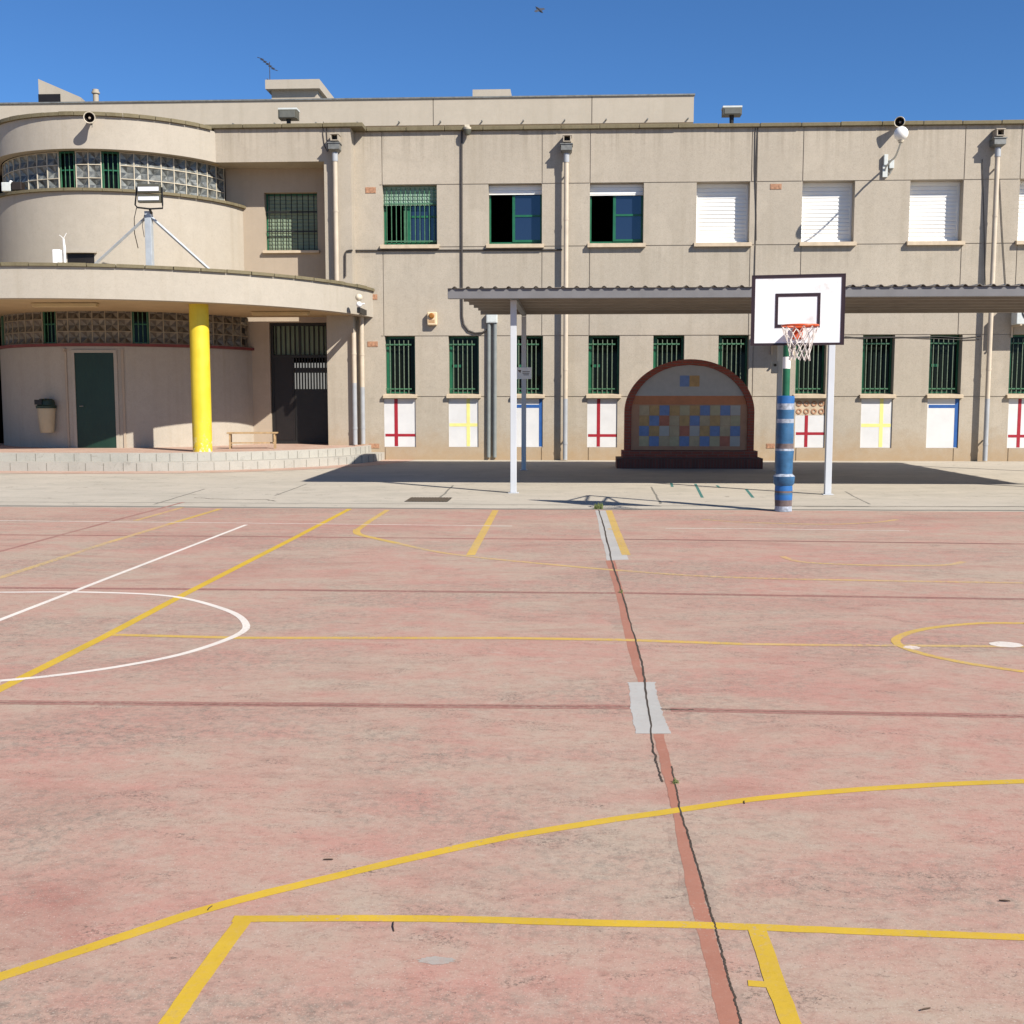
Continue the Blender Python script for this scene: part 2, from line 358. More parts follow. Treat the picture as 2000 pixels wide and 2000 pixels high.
# main expansion joint: terracotta strip, dirt edges, black crack
ribbon('court_dirt',[(1172,1095),(1206,1210),(1232,1335)],.16,'edgedirt',.003,jit=.05,sub=30)
ribbon('court_dirt',[(1330,1600),(1363,1760),(1390,1860),(1420,2000)],.11,'edgedirt',.003,jit=.02,sub=30)
SL=[(1186,1095),(1222,1240),(1241,1333)]; SR=[(1200,1095),(1238,1240),(1263,1333)]
def band(name,Lp,Rp,mat,z,jit=0,n=16):
    def den(P):
        P=[onZ(*p,0).xy for p in P]; out=[]
        for a,b in zip(P[:-1],P[1:]):
            for k in range(n): out.append(a.lerp(b,k/n))
        return out+[P[-1]]
    A=den(Lp);B=den(Rp); m=MB(); g1=[];g2=[]; u=v=0
    for p in A: u=.7*u+random.uniform(-1,1)*jit; g1.append((p.x+u,p.y,z*ZK))
    for p in B: v=.7*v+random.uniform(-1,1)*jit; g2.append((p.x+v,p.y,z*ZK))
    m.grid([g1,g2]); return m.build(name,mat,kind='structure')
band('expansion_strip',[(1184,1095),(1220,1240),(1245,1333)],[(1201,1095),(1238,1240),(1261,1333)],'strip',.006,.006)
band('expansion_strip',[(1277,1434),(1289,1492),(1315.7,1595),(1346.8,1760.6),(1375,1864),(1403.7,2000),(1440,2150)],[(1298,1434),(1312,1499),(1329,1579),(1378,1760),(1408,1864),(1447.7,2000),(1492,2150)],'strip',.006,.003)
band('concrete_patch',[(1163,997),(1174,1046),(1185,1094.5)],[(1186,997),(1207,1046),(1228,1093)],'patch',.0075,.004)
band('concrete_patch',[(1226,1333),(1230,1350),(1233,1380),(1236,1408),(1239,1433)],[(1279.5,1332),(1284,1350),(1291,1380),(1300,1408),(1311,1433)],'patch',.0075,.007,8)
ribbon('court_crack',[(1169,996),(1180,1030),(1195,1095),(1214,1158),(1240,1250),(1258.8,1322.7),(1273,1449),(1283,1490),(1292,1527.6)],[.018,.012,.008,.007],'crackdark',.0125,jit=.005,sub=24)
ribbon('court_crack',[(1310.6,1497),(1328.7,1579),(1372.7,1729.5),(1396,1807),(1420,1900),(1447.7,2000),(1500,2180)],[.007,.006,.005],'crackdark',.0125,jit=.0028,sub=60)
# painted lines
def carc(cx,cy,r,a0,a1,n): return [(cx+r*math.cos(R(a0+(a1-a0)*k/n)),cy+r*math.sin(R(a0+(a1-a0)*k/n))) for k in range(n+1)]
YLW=.052
ribbon('yellow_line',carc(2.675,-1.085,5.83,215,150,30)+world_smooth([(0,1908),(207,1840.8),(414,1773.5),(647,1714),(1000,1633.7),(1326,1582),(1517.6,1556),(1776.4,1535.4),(2000,1526)])+carc(2.675,-1.085,5.83,79,-30,40),.050,'yl',.0100,px=False,jit=.0025)
ribbon('yellow_line',[(455,1795),(800,1794.5),(1000,1798),(1396,1809),(1724.6,1821),(2000,1831),(3000,1869)],.043,'yl',.0104,sub=14,jit=.0022)
ribbon('yellow_line',[(474,1800),(400,1902),(330,2000),(200,2180)],.055,'yl',.0108,sub=10,jit=.0022)
ribbon('yellow_line',[(1479,1815),(1511,1912),(1544,2000),(1602,2180)],.056,'yl',.0112,sub=10,jit=.0022)
ribbon('yellow_line',[(1461,1921),(1500,1924)],.032,'yl',.0116)
ribbon('yellow_line',[(-250,1474),(0,1346),(207,1242),(367.5,1157),(574.5,1051),(683,994)],.075,'yl',.0100,sub=6)
ribbon('yellow_line',[(220,1240),(466,1246),(1000,1246.5),(1218,1250),(1450,1258)],.07,'ylw',.0104,sub=5)
ribbon('yellow_line',[(1450,1258),(1600,1260),(1750,1261),(2000,1263)],.06,'ylf',.0104,sub=5)
ribbon('yellow_line',[(-200,1184),(0,1128.6),(207,1061),(330,1024)],.08,'ylf',.0108,sub=5)
ribbon('yellow_line',[(330,1024),(429.6,994)],.08,'ylw',.0108,sub=5)
ribbon('yellow_line',[(264,1017),(357,991)],.07,'ylf',.0108,sub=3)
ribbon('yellow_line',[(757,996),(722,1018),(697,1036)],.075,'ylw',.0100,sub=3)
ribbon('yellow_line',world_smooth([(697,1034),(700,1043),(735,1052),(776,1061)]),.09,'ylw',.0104,px=False)
ribbon('yellow_line',world_smooth([(776,1061),(843,1076),(911,1086),(1000,1095.5),(1228,1115.6),(1466,1129),(2000,1139)]),.075,'ylf',.0104,px=False)
ribbon('yellow_line',[(968,996.6),(919,1084.6)],.09,'ylw',.0108,sub=3)
ribbon('yellow_line',[(1189,997),(1203,1035),(1223,1084)],.09,'ylw',.0108,sub=3)
ribbon('yellow_line',[(1187,1033),(1201,1034)],.08,'ylw',.0116)
cc=onZ(1984,1259); rr=.82*1.1
ribbon('yellow_circle',carc(2.99,7.35,.775,-108,62,26)+world_smooth([(2000,1217.5),(1906,1218),(1802,1229.5),(1750,1249),(1781.6,1271),(1880,1294),(2000,1312)],12),.06,'ylw',.0112,px=False)
ribbon('yellow_line',world_smooth([(1528,1087),(1570,1098),(1700,1104),(1840,1104),(1882,1097)]),.07,'ylf',.0108,px=False)
ribbon('yellow_line',world_smooth([(1372,1014.5),(1450,1020),(1600,1024),(1700,1021),(1752,1015)]),.07,'ylf',.0108,px=False)
ribbon('white_line',[(-300,1328),(0,1211),(240,1118),(481,1025)],.05,'wl',.0120,sub=4)
ribbon('white_line',[(-300,1014),(0,1017),(500,1022),(1000,1027.6)],.05,'wlf',.0120,sub=5)
ribbon('white_line',[(1300,1032),(1486,1033),(1776,1037)],.045,'wlf',.0120,sub=3)
ribbon('white_circle',carc(-3.896,7.53,1.6,296,125,40)+world_smooth([(0,1157),(181,1157),(336,1165),(440,1191),(479,1216.6),(464,1240),(362,1276),(233,1302),(103.5,1320),(0,1330)],10),.052,'wl',.0124,px=False)
def spot(name,x,y,rx,ry,mat,z,n=26,j=.2):
    c=onZ(x,y).xy; m=MB(); m.face([(c.x+rx*math.cos(a)*k,c.y+ry*math.sin(a)*k,z*ZK) for a,k in ((2*math.pi*i/n,1+random.uniform(-j,j)) for i in range(n))]); return m.build(name,mat,kind='structure')
spot('white_spot',1965,1259,.105,.085,'wl',.012,j=.06)
spot('concrete_patch',852,1876,.05,.022,'patchdull',.006)
spot('white_spot',1782,1265,.05,.05,'wlf',.0128)
# pavement joints, grate strip by the court edge
ribbon('pavement_joint',[(-300,979),(300,981.5),(700,983.5),(1000,985.5),(1300,988),(1700,988.5),(2300,990)],.05,'jgrey',.004,jit=.02,sub=20)
ribbon('pavement_crack',[(1530,989),(1700,990),(1900,990),(2200,990)],.03,'crackdark',.0085,jit=.03,sub=40)
ribbon('pavement_crack',[(380,972),(420,975),(520,976),(540,979)],.03,'crackdark',.0085,jit=.04,sub=12)
for a in ([(536,968),(600,945)],[(1272,951),(1285,975),(1291,984)],[(1650,960),(1700,985)],[(857,973),(885,948)],[(690,938),(860,952),(1000,961)],[(1535,962),(1613,966)],[(1310,949),(1420,953),(1500,958)],[(1540,989),(1995,1002)][:1]+[(1700,989)],[(300,985),(400,955)]):
    ribbon('pavement_joint',a,.035,'jgrey',.0045,jit=.012,sub=14)
ribbon('paint_mark',[(1358,945),(1372,972)],.05,'tealpaint',.006,sub=3,jit=.004); ribbon('paint_mark',[(1457,955),(1471,972)],.05,'tealpaint',.006,sub=3,jit=.004)
ribbon('paint_mark',[(1311,943),(1313,951)],.05,'tealpaint',.006); ribbon('paint_mark',[(1400,948),(1406,953)],.05,'tealpaint',.006)
ribbon('pavement_edge',[(-600,985),(0,988),(983,994),(1983,997),(2600,1000)],.16,'jgrey',.0035,jit=.02,sub=30)
# entrance platform with two steps
def plat(r,yc=29.6,xc=-10.0):
    p=[(-24,yc-r)]+[(xc+r*math.sin(a),yc-r*math.cos(a)) for a in [R(90)*k/26 for k in range(27)]]
    return p+[(xc+r,F0-.02 if False else YR+.3),(-24,YR+.3)]
m=MB(); m.prism(plat(4.85),.0,.395,0,1); m.build('entrance_platform',['step','pavtile'],kind='structure')
m=MB(); m.prism(plat(5.2),.0,.2,0); m.build('entrance_step','step',kind='structure')
m=MB()
for k in range(40):   # joints between step blocks
    for r,z0,z1 in ((4.853,.2,.37),(5.203,0,.18)):
        a=R(2+3.6*k+random.uniform(-.5,.5)) if k<24 else None
        if a is None:
            x=-10.2-(k-24)*.43+random.uniform(-.04,.04); m.box(x,x+.009,29.6-r-.003,29.6-r+.01,z0,z1)
        else:
            x=-10+r*math.sin(a); y=29.6-r*math.cos(a); m.box(x-.0045,x+.0045,y-.003,y+.01,z0,z1,0,a,(x,y,0))
m.build('step_joint','jgrey',kind='structure')
sheet('entrance_paving',[(-24,29.6-6.0)]+[(-10+6.0*math.sin(R(6*k)),29.6-6.0*math.cos(R(6*k))) for k in range(16)]+[(-4.0,29.6),(-24,29.6)],.004,'pavtile')
# ------------------------------------------------------------------ school building
B=thing('school_building','two storey beige concrete school with a rounded bay and canopy over its entrance','building',(0,F0,0))
BL=B.location
UW=[]  # upper windows: (x0,x1)
for a,b in ((747,853.5),(954,1058.5),(1152,1257),(1360,1464),(1566,1668.5),(1776,1880)): UW.append((PX(a,420,F0),PX(b,420,F0)))
d=UW[2][0]-UW[0][0]
UW+=[(UW[4][0]+PITCHX,UW[4][1]+PITCHX),(UW[5][0]+PITCHX,UW[5][1]+PITCHX)]
LW=[]
for a,b in ((752,811),(876,935.5),(1004,1060.5),(1149,1210),(1275.5,1336),(1402.5,1462),(1554,1613.5),(1684,1746.5),(1815,1878)): LW.append((PX(a,715,F0),PX(b,715,F0)))
LW+=[(a+PITCHX,b+PITCHX) for a,b in LW[6:9]]
PNL=[]
for a,b in ((750,812),(876,934.5),(1004,1060),(1146.5,1205.5),(1272,1332),(1398,1458),(1553,1611.5),(1681,1742.5),(1810,1872.5)): PNL.append((PX(a,830,F0),PX(b,830,F0)))
PNL+=[(a+PITCHX,b+PITCHX) for a,b in PNL[6:9]]
PZ0,PZ1=.335,1.60
def wall_grid(name,Y,x0,x1,z0,z1,holes,recs,T,mat,parent,back=None):
    xs={x0,x1};zs={z0,z1}
    for a,b,c,e in holes: xs|={a,b};zs|={c,e}
    for a,b,c,e,dd in recs: xs|={max(a,x0),min(b,x1)};zs|={max(c,z0),min(e,z1)}
    xs=sorted(xs);zs=sorted(zs); nx,nz=len(xs)-1,len(zs)-1
    D=[[0]*nz for _ in range(nx)]
    for i in range(nx):
        for j in range(nz):
            cx=(xs[i]+xs[i+1])/2;cz=(zs[j]+zs[j+1])/2
            for a,b,c,e,dd in recs:
                if a<cx<b and c<cz<e: D[i][j]=max(dd,D[i][j])
            for a,b,c,e in holes:
                if a<cx<b and c<cz<e: D[i][j]=None
    m=MB(); g=lambda i,j: (0 if not(0<=i<nx and 0<=j<nz) else D[i][j])
    for i in range(nx):
        for j in range(nz):
            dd=D[i][j]
            if dd is not None: m.face([(xs[i],Y+dd,zs[j]),(xs[i+1],Y+dd,zs[j]),(xs[i+1],Y+dd,zs[j+1]),(xs[i],Y+dd,zs[j+1])])
            e=T if dd is None else dd
            if i+1<nx:
                h=T if D[i+1][j] is None else D[i+1][j]
                if abs(h-e)>1e-6: m.face([(xs[i+1],Y+e,zs[j]),(xs[i+1],Y+h,zs[j]),(xs[i+1],Y+h,zs[j+1]),(xs[i+1],Y+e,zs[j+1])])
            if j+1<nz:
                h=T if D[i][j+1] is None else D[i][j+1]
                if abs(h-e)>1e-6: m.face([(xs[i],Y+e,zs[j+1]),(xs[i],Y+h,zs[j+1]),(xs[i+1],Y+h,zs[j+1]),(xs[i+1],Y+e,zs[j+1])])
    return m.build(name,mat,parent)
J=.018; jw=.011
recs=[]
for z in (ZH2,5.50,ZH1,1.655): recs.append((-4.86,X_R,z-jw,z+jw,J))
VX=[UW[0][0],UW[1][1],UW[2][0],UW[3][1]+.03,UW[4][0],UW[5][1]]
VX+=[v+PITCHX for v in VX[4:]]
for v in VX:
    for c,e in ((ZH2,ZROOF),(3.23,5.50),(0,1.655)): recs.append((v-jw,v+jw,c,e,J))
recs.append((VX[3]+.12,VX[3]+.142,0,ZROOF,J))
for a,b in PNL: recs.append((a,b,PZ0,PZ1,.05))
holes=[(a,b,ZS2,ZH2) for a,b in UW]+[(a,b,ZS1,ZH1) for a,b in LW]
wall_grid('wall',F0,PIER1-.02,X_R,0,ZROOF,holes,recs,.34,'facade',B)
wall_grid('wall',F0,X_L,-15.6,0,ZROOF,[],[],.34,'facade',B)
# body behind: side, back, floors, roof
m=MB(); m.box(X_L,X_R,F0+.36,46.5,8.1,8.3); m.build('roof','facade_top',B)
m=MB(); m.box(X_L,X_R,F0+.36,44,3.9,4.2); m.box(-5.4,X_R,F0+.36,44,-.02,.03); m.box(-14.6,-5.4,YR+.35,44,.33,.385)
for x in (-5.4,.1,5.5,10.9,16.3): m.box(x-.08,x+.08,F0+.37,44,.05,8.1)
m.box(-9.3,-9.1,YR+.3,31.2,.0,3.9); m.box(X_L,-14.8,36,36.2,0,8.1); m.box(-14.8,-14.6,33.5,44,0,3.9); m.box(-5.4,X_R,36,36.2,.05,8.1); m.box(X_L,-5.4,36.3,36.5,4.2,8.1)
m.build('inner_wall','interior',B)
m=MB(); m.box(X_R,X_R+.3,F0+.001,46.5,0,8.3); m.box(X_L-.3,X_L,F0,46.5,0,8.3)
# back wall with the far opening of the passage
m.box(X_L,-12.6,44,44.3,0,8.1); m.box(-9.2,X_R,44,44.3,0,8.1); m.box(-12.6,-9.2,44,44.3,3.0,8.1); m.build('side_wall','facade',B)
# coping of the main roof, slightly uneven blocks
m=MB(); x=-9.2
while x<X_R+.3:
    L=random.uniform(.95,1.05); h=random.uniform(-.006,.006); y=random.uniform(-.008,.008)
    ya=(YP if x<PIER1-.3 else F0)-.10
    m.box(x,x+L-.012,ya+y,F0+.3,ZROOF+.004,ZC+h); x+=L
m.build('coping','coping',B,bevel=.012)
# panel vents in terracotta
for x,y,w,h in ((724,371.5,20,11),(1515.5,364.5,21,10),(728,580,18,10),(728,672,20,10),(731,871,20,9),(1505,871,16,9)):
    X=PX(x,y,F0);Z=PZ(x,y,F0);w*=.0134;h*=.0134; m=MB()
    m.box(X-w/2,X+w/2,F0-.012,F0+.02,Z-h/2,Z+h/2)
    for k in range(3): m.box(X-w/2+.02+k*w/3,X-w/2+w/3-.02+k*w/3,F0-.016,F0,Z-h/2+.02,Z+h/2-.02,1)
    m.build('vent_brick',['terra','terra'],B)
# painted panels
def panel(x0,x1,kind,lattice=False):
    m=MB(); y=F0+.03; z0,z1=PZ0,PZ1; w=x1-x0
    if lattice: z1=PZ0+.84
    m.box(x0+.004,x1-.004,y,y+.019,z0+.004,z1-.004,0)
    H=PZ1-PZ0; yy=y-.003
    if kind=='red':
        m.box(x0+w*.325,x0+w*.435,yy-.001,y+.001,z0+.02,z1+.0,1); zc=PZ0+H*(.29 if lattice else .245); m.box(x0+.03,x1-.006,yy,y+.001,zc-.036,zc+.036,1)
    elif kind=='yellow':
        m.box(x0+w*.6,x0+w*.715,yy-.001,y+.001,z0+.02,z1,2); zc=PZ0+H*.46; m.box(x0+.02,x1-.03,yy,y+.001,zc-.042,zc+.042,2)
    else:
        m.box(x0+w*.87,x1-.006,yy-.001,y+.001,z0+.02,z1,3); zc=PZ0+H*.845; m.box(x0+.04,x1-.02,yy,y+.001,zc-.042,zc+.042,3)
    o=m.build('painted_panel',['panelwhite','red','yel','blu'],B)
    if lattice:
        m=MB(); m.box(x0+.004,x1-.004,y+.01,y+.019,z1,PZ1,0)
        for r in range(2):
            for c in range(4):
                cx=x0+w*(c+.5)/4; cz=z1+.1+r*.2
                m.lathe([(.075,0),(.075,.012),(.04,.012),(.04,.0)],(cx,y+.008,cz),10,1,(0,-1,0))
        m.build('lattice_brick',['sill','terra'],B)
for k,(a,b) in enumerate(PNL):
    if k in (4,5): 
        panel(a,b,('yellow','blue')[k-4])
    else: panel(a,b,('red','yellow','blue')[k%3],k==6)
# --- windows
def bars(m,x0,x1,z0,z1,y,n,r,rails,mi=0,rr=None):
    for k in range(n):
        x=x0+(x1-x0)*(k+.5)/n; m.tube([(x,y,z0),(x,y,z1)],r,6,mi)
    for z in rails: m.box(x0,x1,y-.012,y+.012,z-.016,z+.016,mi)
def frame_mesh(m,x0,x1,z0,z1,y,t=.05,d=.05,mi=0):
    m.box(x0,x0+t,y,y+d,z0,z1,mi); m.box(x1-t,x1,y,y+d,z0,z1,mi); m.box(x0+t,x1-t,y,y+d,z1-t,z1,mi); m.box(x0+t,x1-t,y,y+d,z0,z0+t,mi)
def sill(parent,x0,x1,z,yf,p=.10,h=.085,ov=.05):
    m=MB(); m.face([(x0-ov,yf-p,z-.012),(x1+ov,yf-p,z-.012),(x1+ov,yf-.001,z+.01),(x0-ov,yf-.001,z+.01)])
    m.box(x0-ov,x1+ov,yf-p,yf-.001,z-h,z-.0125); m.face([(x0+.001,yf-.001,z+.01),(x1-.001,yf-.001,z+.01),(x1-.001,yf+.33,z+.045),(x0+.001,yf+.33,z+.045)])
    m.face([(x0-ov,yf-p,z-.0125),(x0-ov,yf-p,z-.012),(x0-ov,yf-.001,z+.01),(x0-ov,yf-.001,z-.0125)]); m.face([(x1+ov,yf-p,z-.0125),(x1+ov,yf-p,z-.012),(x1+ov,yf-.001,z+.01),(x1+ov,yf-.001,z-.0125)])
    return m.build('sill','sill',parent)
def shutter(parent,x0,x1,z0,z1,y,mat,pitch=.098):
    m=MB(); rows=[]; z=z0
    while z<z1-.001:
        t=min(z+pitch,z1); rows+=[(y+.001,z),(y-.014,z+.2*(t-z)),(y-.014,z+.72*(t-z)),(y+.001,t-.014),(y+.004,t-.006)]; z=t
    m.grid([[(x0,yy,zz),(x1,yy,zz)] for yy,zz in rows]); m.box(x0,x1,y+.004,y+.02,z0,z1); m.box(x0,x1,y-.012,y+.02,z0-.02,z0-.001)
    o=m.build('roller_shutter',mat,parent); return o
GF=F0+.24
for k,(a,b) in enumerate(LW):
    m=MB(); frame_mesh(m,a+.002,b-.002,ZS1+.03,ZH1-.002,GF,.05,.06); 
    if k in (1,3,8,2): m.box(a+.06,a+(b-a)*.38,GF+.005,GF+.045,2.42,2.49)
    m.box(a+.05,a+.12,GF+.005,GF+.05,ZS1+.09,ZH1-.05)
    w=m.build('window','green',B)
    m=MB(); m.box(a+.11,b-.05,GF+.03,GF+.04,ZS1+.08,ZH1-.05); m.build('pane','darkglass',w)
    m=MB(); bars(m,a+.06,b-.13,ZS1+.035,ZH1-.10,F0+.11,5,.012,[],0); m.box(a+.004,b-.11,F0+.098,F0+.122,ZH1-.235,ZH1-.2,1); m.box(a+.004,b-.11,F0+.098,F0+.122,ZS1+.14,ZS1+.17,1)
    for q in range(5):
        x=a+.06+(b-.19-a)*(q+.5)/5
        for z in (ZH1-.218,ZS1+.155): m.lathe([(.001,-.026),(.022,-.012),(.022,.012),(.001,.026)],(x,F0+.097,z),6,1)
    m.build('grille',['palebar','greenbar'],w)
    sill(w,a,b,ZS1,F0)
for k,(a,b) in enumerate(UW):
    m=MB(); frame_mesh(m,a+.002,b-.002,ZS2+.03,ZH2-.002,GF+.02,.045,.06); xm=a+(b-a)*.44
    if k<3: m.box(xm,xm+.07,GF,GF+.06,ZS2+.075,ZH2-.05); m.box(xm+.07,b-.05,GF+.0,GF+.05,6.28,6.33); m.box(xm+.07,b-.046,GF,GF+.05,ZS2+.076,ZS2+.13)
    w=m.build('window','green' if k<3 else 'slat',B)
    if k<3:
        m=MB(); m.box(xm+.07,b-.05,GF+.02,GF+.03,ZS2+.13,ZH2-.05); m.build('pane','glass',w)
        z=(ZH2-.47,ZH2-.22,ZH2-.26)[k]; shutter(w,a+.004,b-.004,z,ZH2-.002,F0+.2,'greenslat' if k==0 else 'slat')
        if k==0:
            m=MB(); bars(m,a+.03,b-.03,ZS2+.06,ZH2-.05,F0+.13,11,.011,[ZS2+.1,ZH2-.46],0); m.box(xm-.1,xm,GF,GF+.06,ZS2+.08,ZH2-.4,0); m.build('grille','greenbar',w)
    else: shutter(w,a+.004,b-.004,ZS2+.05,ZH2-.002,F0+.315,'slat')
    sill(w,a,b,ZS2-.01,F0,.12,.10,.055)
# --- entrance block: fascia, pier, recess
ZB=7.58; ZT=ZROOF; CX,CY=-11.9,30.6
xj=CX+math.sqrt(3.35**2-(CY-YP)**2)
m=MB(); m.box(xj-.03,PIER1,YP,F0+.4,ZB,ZT); m.build('fascia','facade',B)
m=MB(); m.box(PIER0,PIER1,YP,F0+.3,0.39,ZB); m.build('pier','facade',B)
xr0=-9.4
rx0,rx1=PX(517,430,YR),PX(620,430,YR); rz0,rz1=PZ(570,489,YR),PZ(570,376,YR)
gx0,gx1=PX(527,700,YR),PX(641,700,YR); gz1=PZ(580,630,YR)
wall_grid('recess_wall',YR,xr0-.6,PIER0+.02,.39,ZB,[(rx0,rx1,rz0,rz1),(gx0,gx1,.39,gz1)],[],.3,'recess',B)
m=MB(); m.box(PIER0-.002,PIER0+.1,YP+.3,YR+.05,.39,ZB); m.build('recess_wall','recess',B)
m=MB(); m.box(-9.6,PIER1-.01,YP+.02,YR+.3,ZB-.001+.003,ZB+.1); m.build('soffit','soffit',B)
m=MB(); frame_mesh(m,rx0+.002,rx1-.002,rz0+.01,rz1-.002,YR+.2,.05,.05); w=m.build('window','green',B)
shutter(w,rx0+.05,rx1-.05,rz0+.06,rz1-.05,YR+.2,'duskslat')
m=MB(); bars(m,rx0+.03,rx1-.03,rz0+.02,rz1-.02,YR+.08,9,.012,[rz0+.5,rz0+1.0],0); m.build('grille','black',w)
sill(w,rx0,rx1,rz0-.005,YR,.1,.07,.05)
# gate of the entrance
m=MB(); frame_mesh(m,gx0+.002,gx1-.002,.392,gz1-.002,YR+.1,.07,.08)
zt=PZ(580,694,YR); m.box(gx0+.07,gx1-.07,YR+.1,YR+.17,zt-.06,zt+.01); w=m.build('entrance_gate','black',B)
m=MB(); m.box(gx0+.08,gx1-.08,YR+.19,YR+.2,zt+.02,gz1-.08); m.build('transom_panel','duskslat',w)
m=MB(); bars(m,gx0+.08,gx1-.08,zt+.02,gz1-.08,YR+.13,11,.022,[],0); m.box((gx0+gx1)/2-.03,(gx0+gx1)/2+.03,YR+.11,YR+.16,zt,gz1-.07); m.build('transom_bars','black',w)
xm=gx0+.62
m=MB(); m.box(gx0+.07,xm,YR+.12,YR+.17,.42,zt-.06,0); m.box(gx0+.12,xm-.05,YR+.11,YR+.121,.5,zt-.2,0); m.build('door_leaf','darkbrown',w)
m=MB(); zq=PZ(600,770,YR); m.box(xm+.01,gx1-.07,YR+.12,YR+.16,.42,zq,0)
for z in (.55,.9,1.2): m.box(xm+.05,gx1-.11,YR+.11,YR+.121,z,z+.25,0)
bars(m,xm+.02,gx1-.07,zq,zt-.06,YR+.14,11,.02,[PZ(600,722,YR),zq+.02],0); m.box(xm+.01,gx1-.07,YR+.12,YR+.15,zq,zq+.14,0); m.box(xm+.01,gx1-.07,YR+.12,YR+.16,PZ(600,728,YR),PZ(600,718,YR),0); m.build('door_leaf','black',w)
# --- rounded bay
def P(r,a): return Vector((CX+r*math.sin(a),CY-r*math.cos(a),0))
aEnd=math.acos((CY-YR-.1)/3.45)
m=MB(); m.arc((CX,CY),3.1,3.35,R(-100),math.acos((CY-YP)/3.35)+.02,ZB,ZT-.06,80); m.build('bay_parapet','plaster',B,smooth=True)
m=MB(); n=26
for k in range(n):
    a0=R(-100)+(R(165))*k/n; a1=R(-100)+R(165)*(k+1)/n-.004; h=random.uniform(-.006,.006)
    if P(3.4,a1).y<YP+.05: m.arc((CX,CY),3.05,3.42+random.uniform(-.006,.006),a0,a1,ZT-.056,ZT+.03+h,5)
m.build('bay_coping','coping',B)
m=MB(); m.arc((CX,CY),3.30,3.45,R(-115),aEnd,3.95,6.56,80); m.build('bay_wall','plaster',B,smooth=True)
m=MB(); n=26; a9=math.acos((CY-YR-.1)/3.5)
for k in range(n):
    a0=R(-115)+(a9+R(115))*k/n; a1=R(-115)+(a9+R(115))*(k+1)/n-.003
    m.arc((CX,CY),2.95,3.53+random.uniform(-.006,.006),a0,a1,6.563,6.63+random.uniform(-.004,.004),5)
m.build('bay_sill','coping',B)
def ang_of(px,py,C,r):
    d=ray(px,py); o=Vector((0-C[0],0-C[1])); dd=Vector((d.x,d.y)); A=dd.dot(dd); b=o.dot(dd); c=o.dot(o)-r*r
    disc=b*b-A*c; t=(-b-math.sqrt(max(disc,0)))/A; p=o+dd*t; return math.atan2(p.x,-p.y)
def block_band(C,r,z0,z1,rows,a0,a1,winpx,py,name,end,mats=('glassblock','glassblock2','grout')):
    """curved band of glass blocks with narrow barred windows"""
    wins=[(ang_of(p,py,C,r),ang_of(q,py,C,r)) for p,q in winpx]
    segs=[];cur=a0
    for p,q in wins:
        if p>cur: segs.append((cur,p))
        cur=q
    segs.append((cur,a1))
    gr=MB(); Pt=lambda rr,a,z:(C[0]+rr*math.sin(a),C[1]-rr*math.cos(a),z)
    step=.315/r
    for s0,s1 in segs:
        n=max(1,round((s1-s0)/step)); da=(s1-s0)/n; blk=MB(); gr=MB()
        for c in range(n):
            for q in range(rows):
                p0=s0+c*da;p1=p0+da;h0=z0+(z1-z0)*q/rows;h1=z0+(z1-z0)*(q+1)/rows; ce=Pt(r-.075,(p0+p1)/2,(h0+h1)/2)
                g=.04; pa,pb=p0+da*g,p1-da*g; ha,hb=h0+(h1-h0)*g,h1-(h1-h0)*g; pm=(p0+p1)/2;hm=(h0+h1)/2
                K=[Pt(r,pa,ha),Pt(r,pb,ha),Pt(r,pb,hb),Pt(r,pa,hb)]; Md=[Pt(r-.012,pm,ha),Pt(r-.012,pb,hm),Pt(r-.012,pm,hb),Pt(r-.012,pa,hm)]
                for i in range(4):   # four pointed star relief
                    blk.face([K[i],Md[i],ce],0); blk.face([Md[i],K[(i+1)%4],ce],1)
        for c in range(n+1):
            a=s0+c*da; gr.arc(C,r-.09,r+.012,a-.0032,a+.0032,z0,z1,1)
        for q in range(rows+1):
            z=z0+(z1-z0)*q/rows; zz=min(max(z,z0+.013),z1-.013); gr.arc(C,r-.09,r+.010,s0,s1,zz-.009,zz+.009,max(2,n))
        gb=blk.build(name,list(mats[:2]),B); gr.build('grout_grid',mats[2],gb)
    for p,q in wins:
        f=MB(); 
        for a in (p+.006,q-.006): f.arc(C,r-.08,r-.02,a-.006,a+.006,z0,z1,1)
        f.arc(C,r-.08,r-.02,p,q,z0,z0+.04,3); f.arc(C,r-.08,r-.02,p,q,z1-.04,z1,3); f.arc(C,r-.08,r-.02,p,q,z0+(z1-z0)*.52,z0+(z1-z0)*.52+.03,3)
        w=f.build('window','green',B)
        g=MB(); g.arc(C,r-.12,r-.1,p,q,z0,z1,3); g.build('pane','darkglass',w)
        g=MB()
        for k in range(4):
            a=p+(q-p)*(k+.5)/4; x,y,_=Pt(r-.01,a,0); g.tube([(x,y,z0),(x,y,z1)],.011,6)
        g.build('grille','greenbar',w)
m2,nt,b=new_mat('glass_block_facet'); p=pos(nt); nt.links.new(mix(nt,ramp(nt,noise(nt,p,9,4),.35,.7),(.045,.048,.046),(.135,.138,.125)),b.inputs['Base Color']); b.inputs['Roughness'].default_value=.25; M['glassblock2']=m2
RG=3.06
M['shadedblock']=simple('shaded_glass_block',(.17,.145,.11),.3,.35,7); M['shadedblock2']=simple('shaded_block_facet',(.085,.07,.052),.3,.35,9); M['shadedgrout']=simple('shaded_grout',(.30,.25,.175),.8,.15,9)  # darker, browner block and grout copies: shade under the canopy put into the colour
block_band((CX,CY),RG,6.63,ZB+.003,3,R(-100),ang_of(437,345,(CX,CY),RG),[(115,149),(198,235)],340,'glass_block_panel',464)
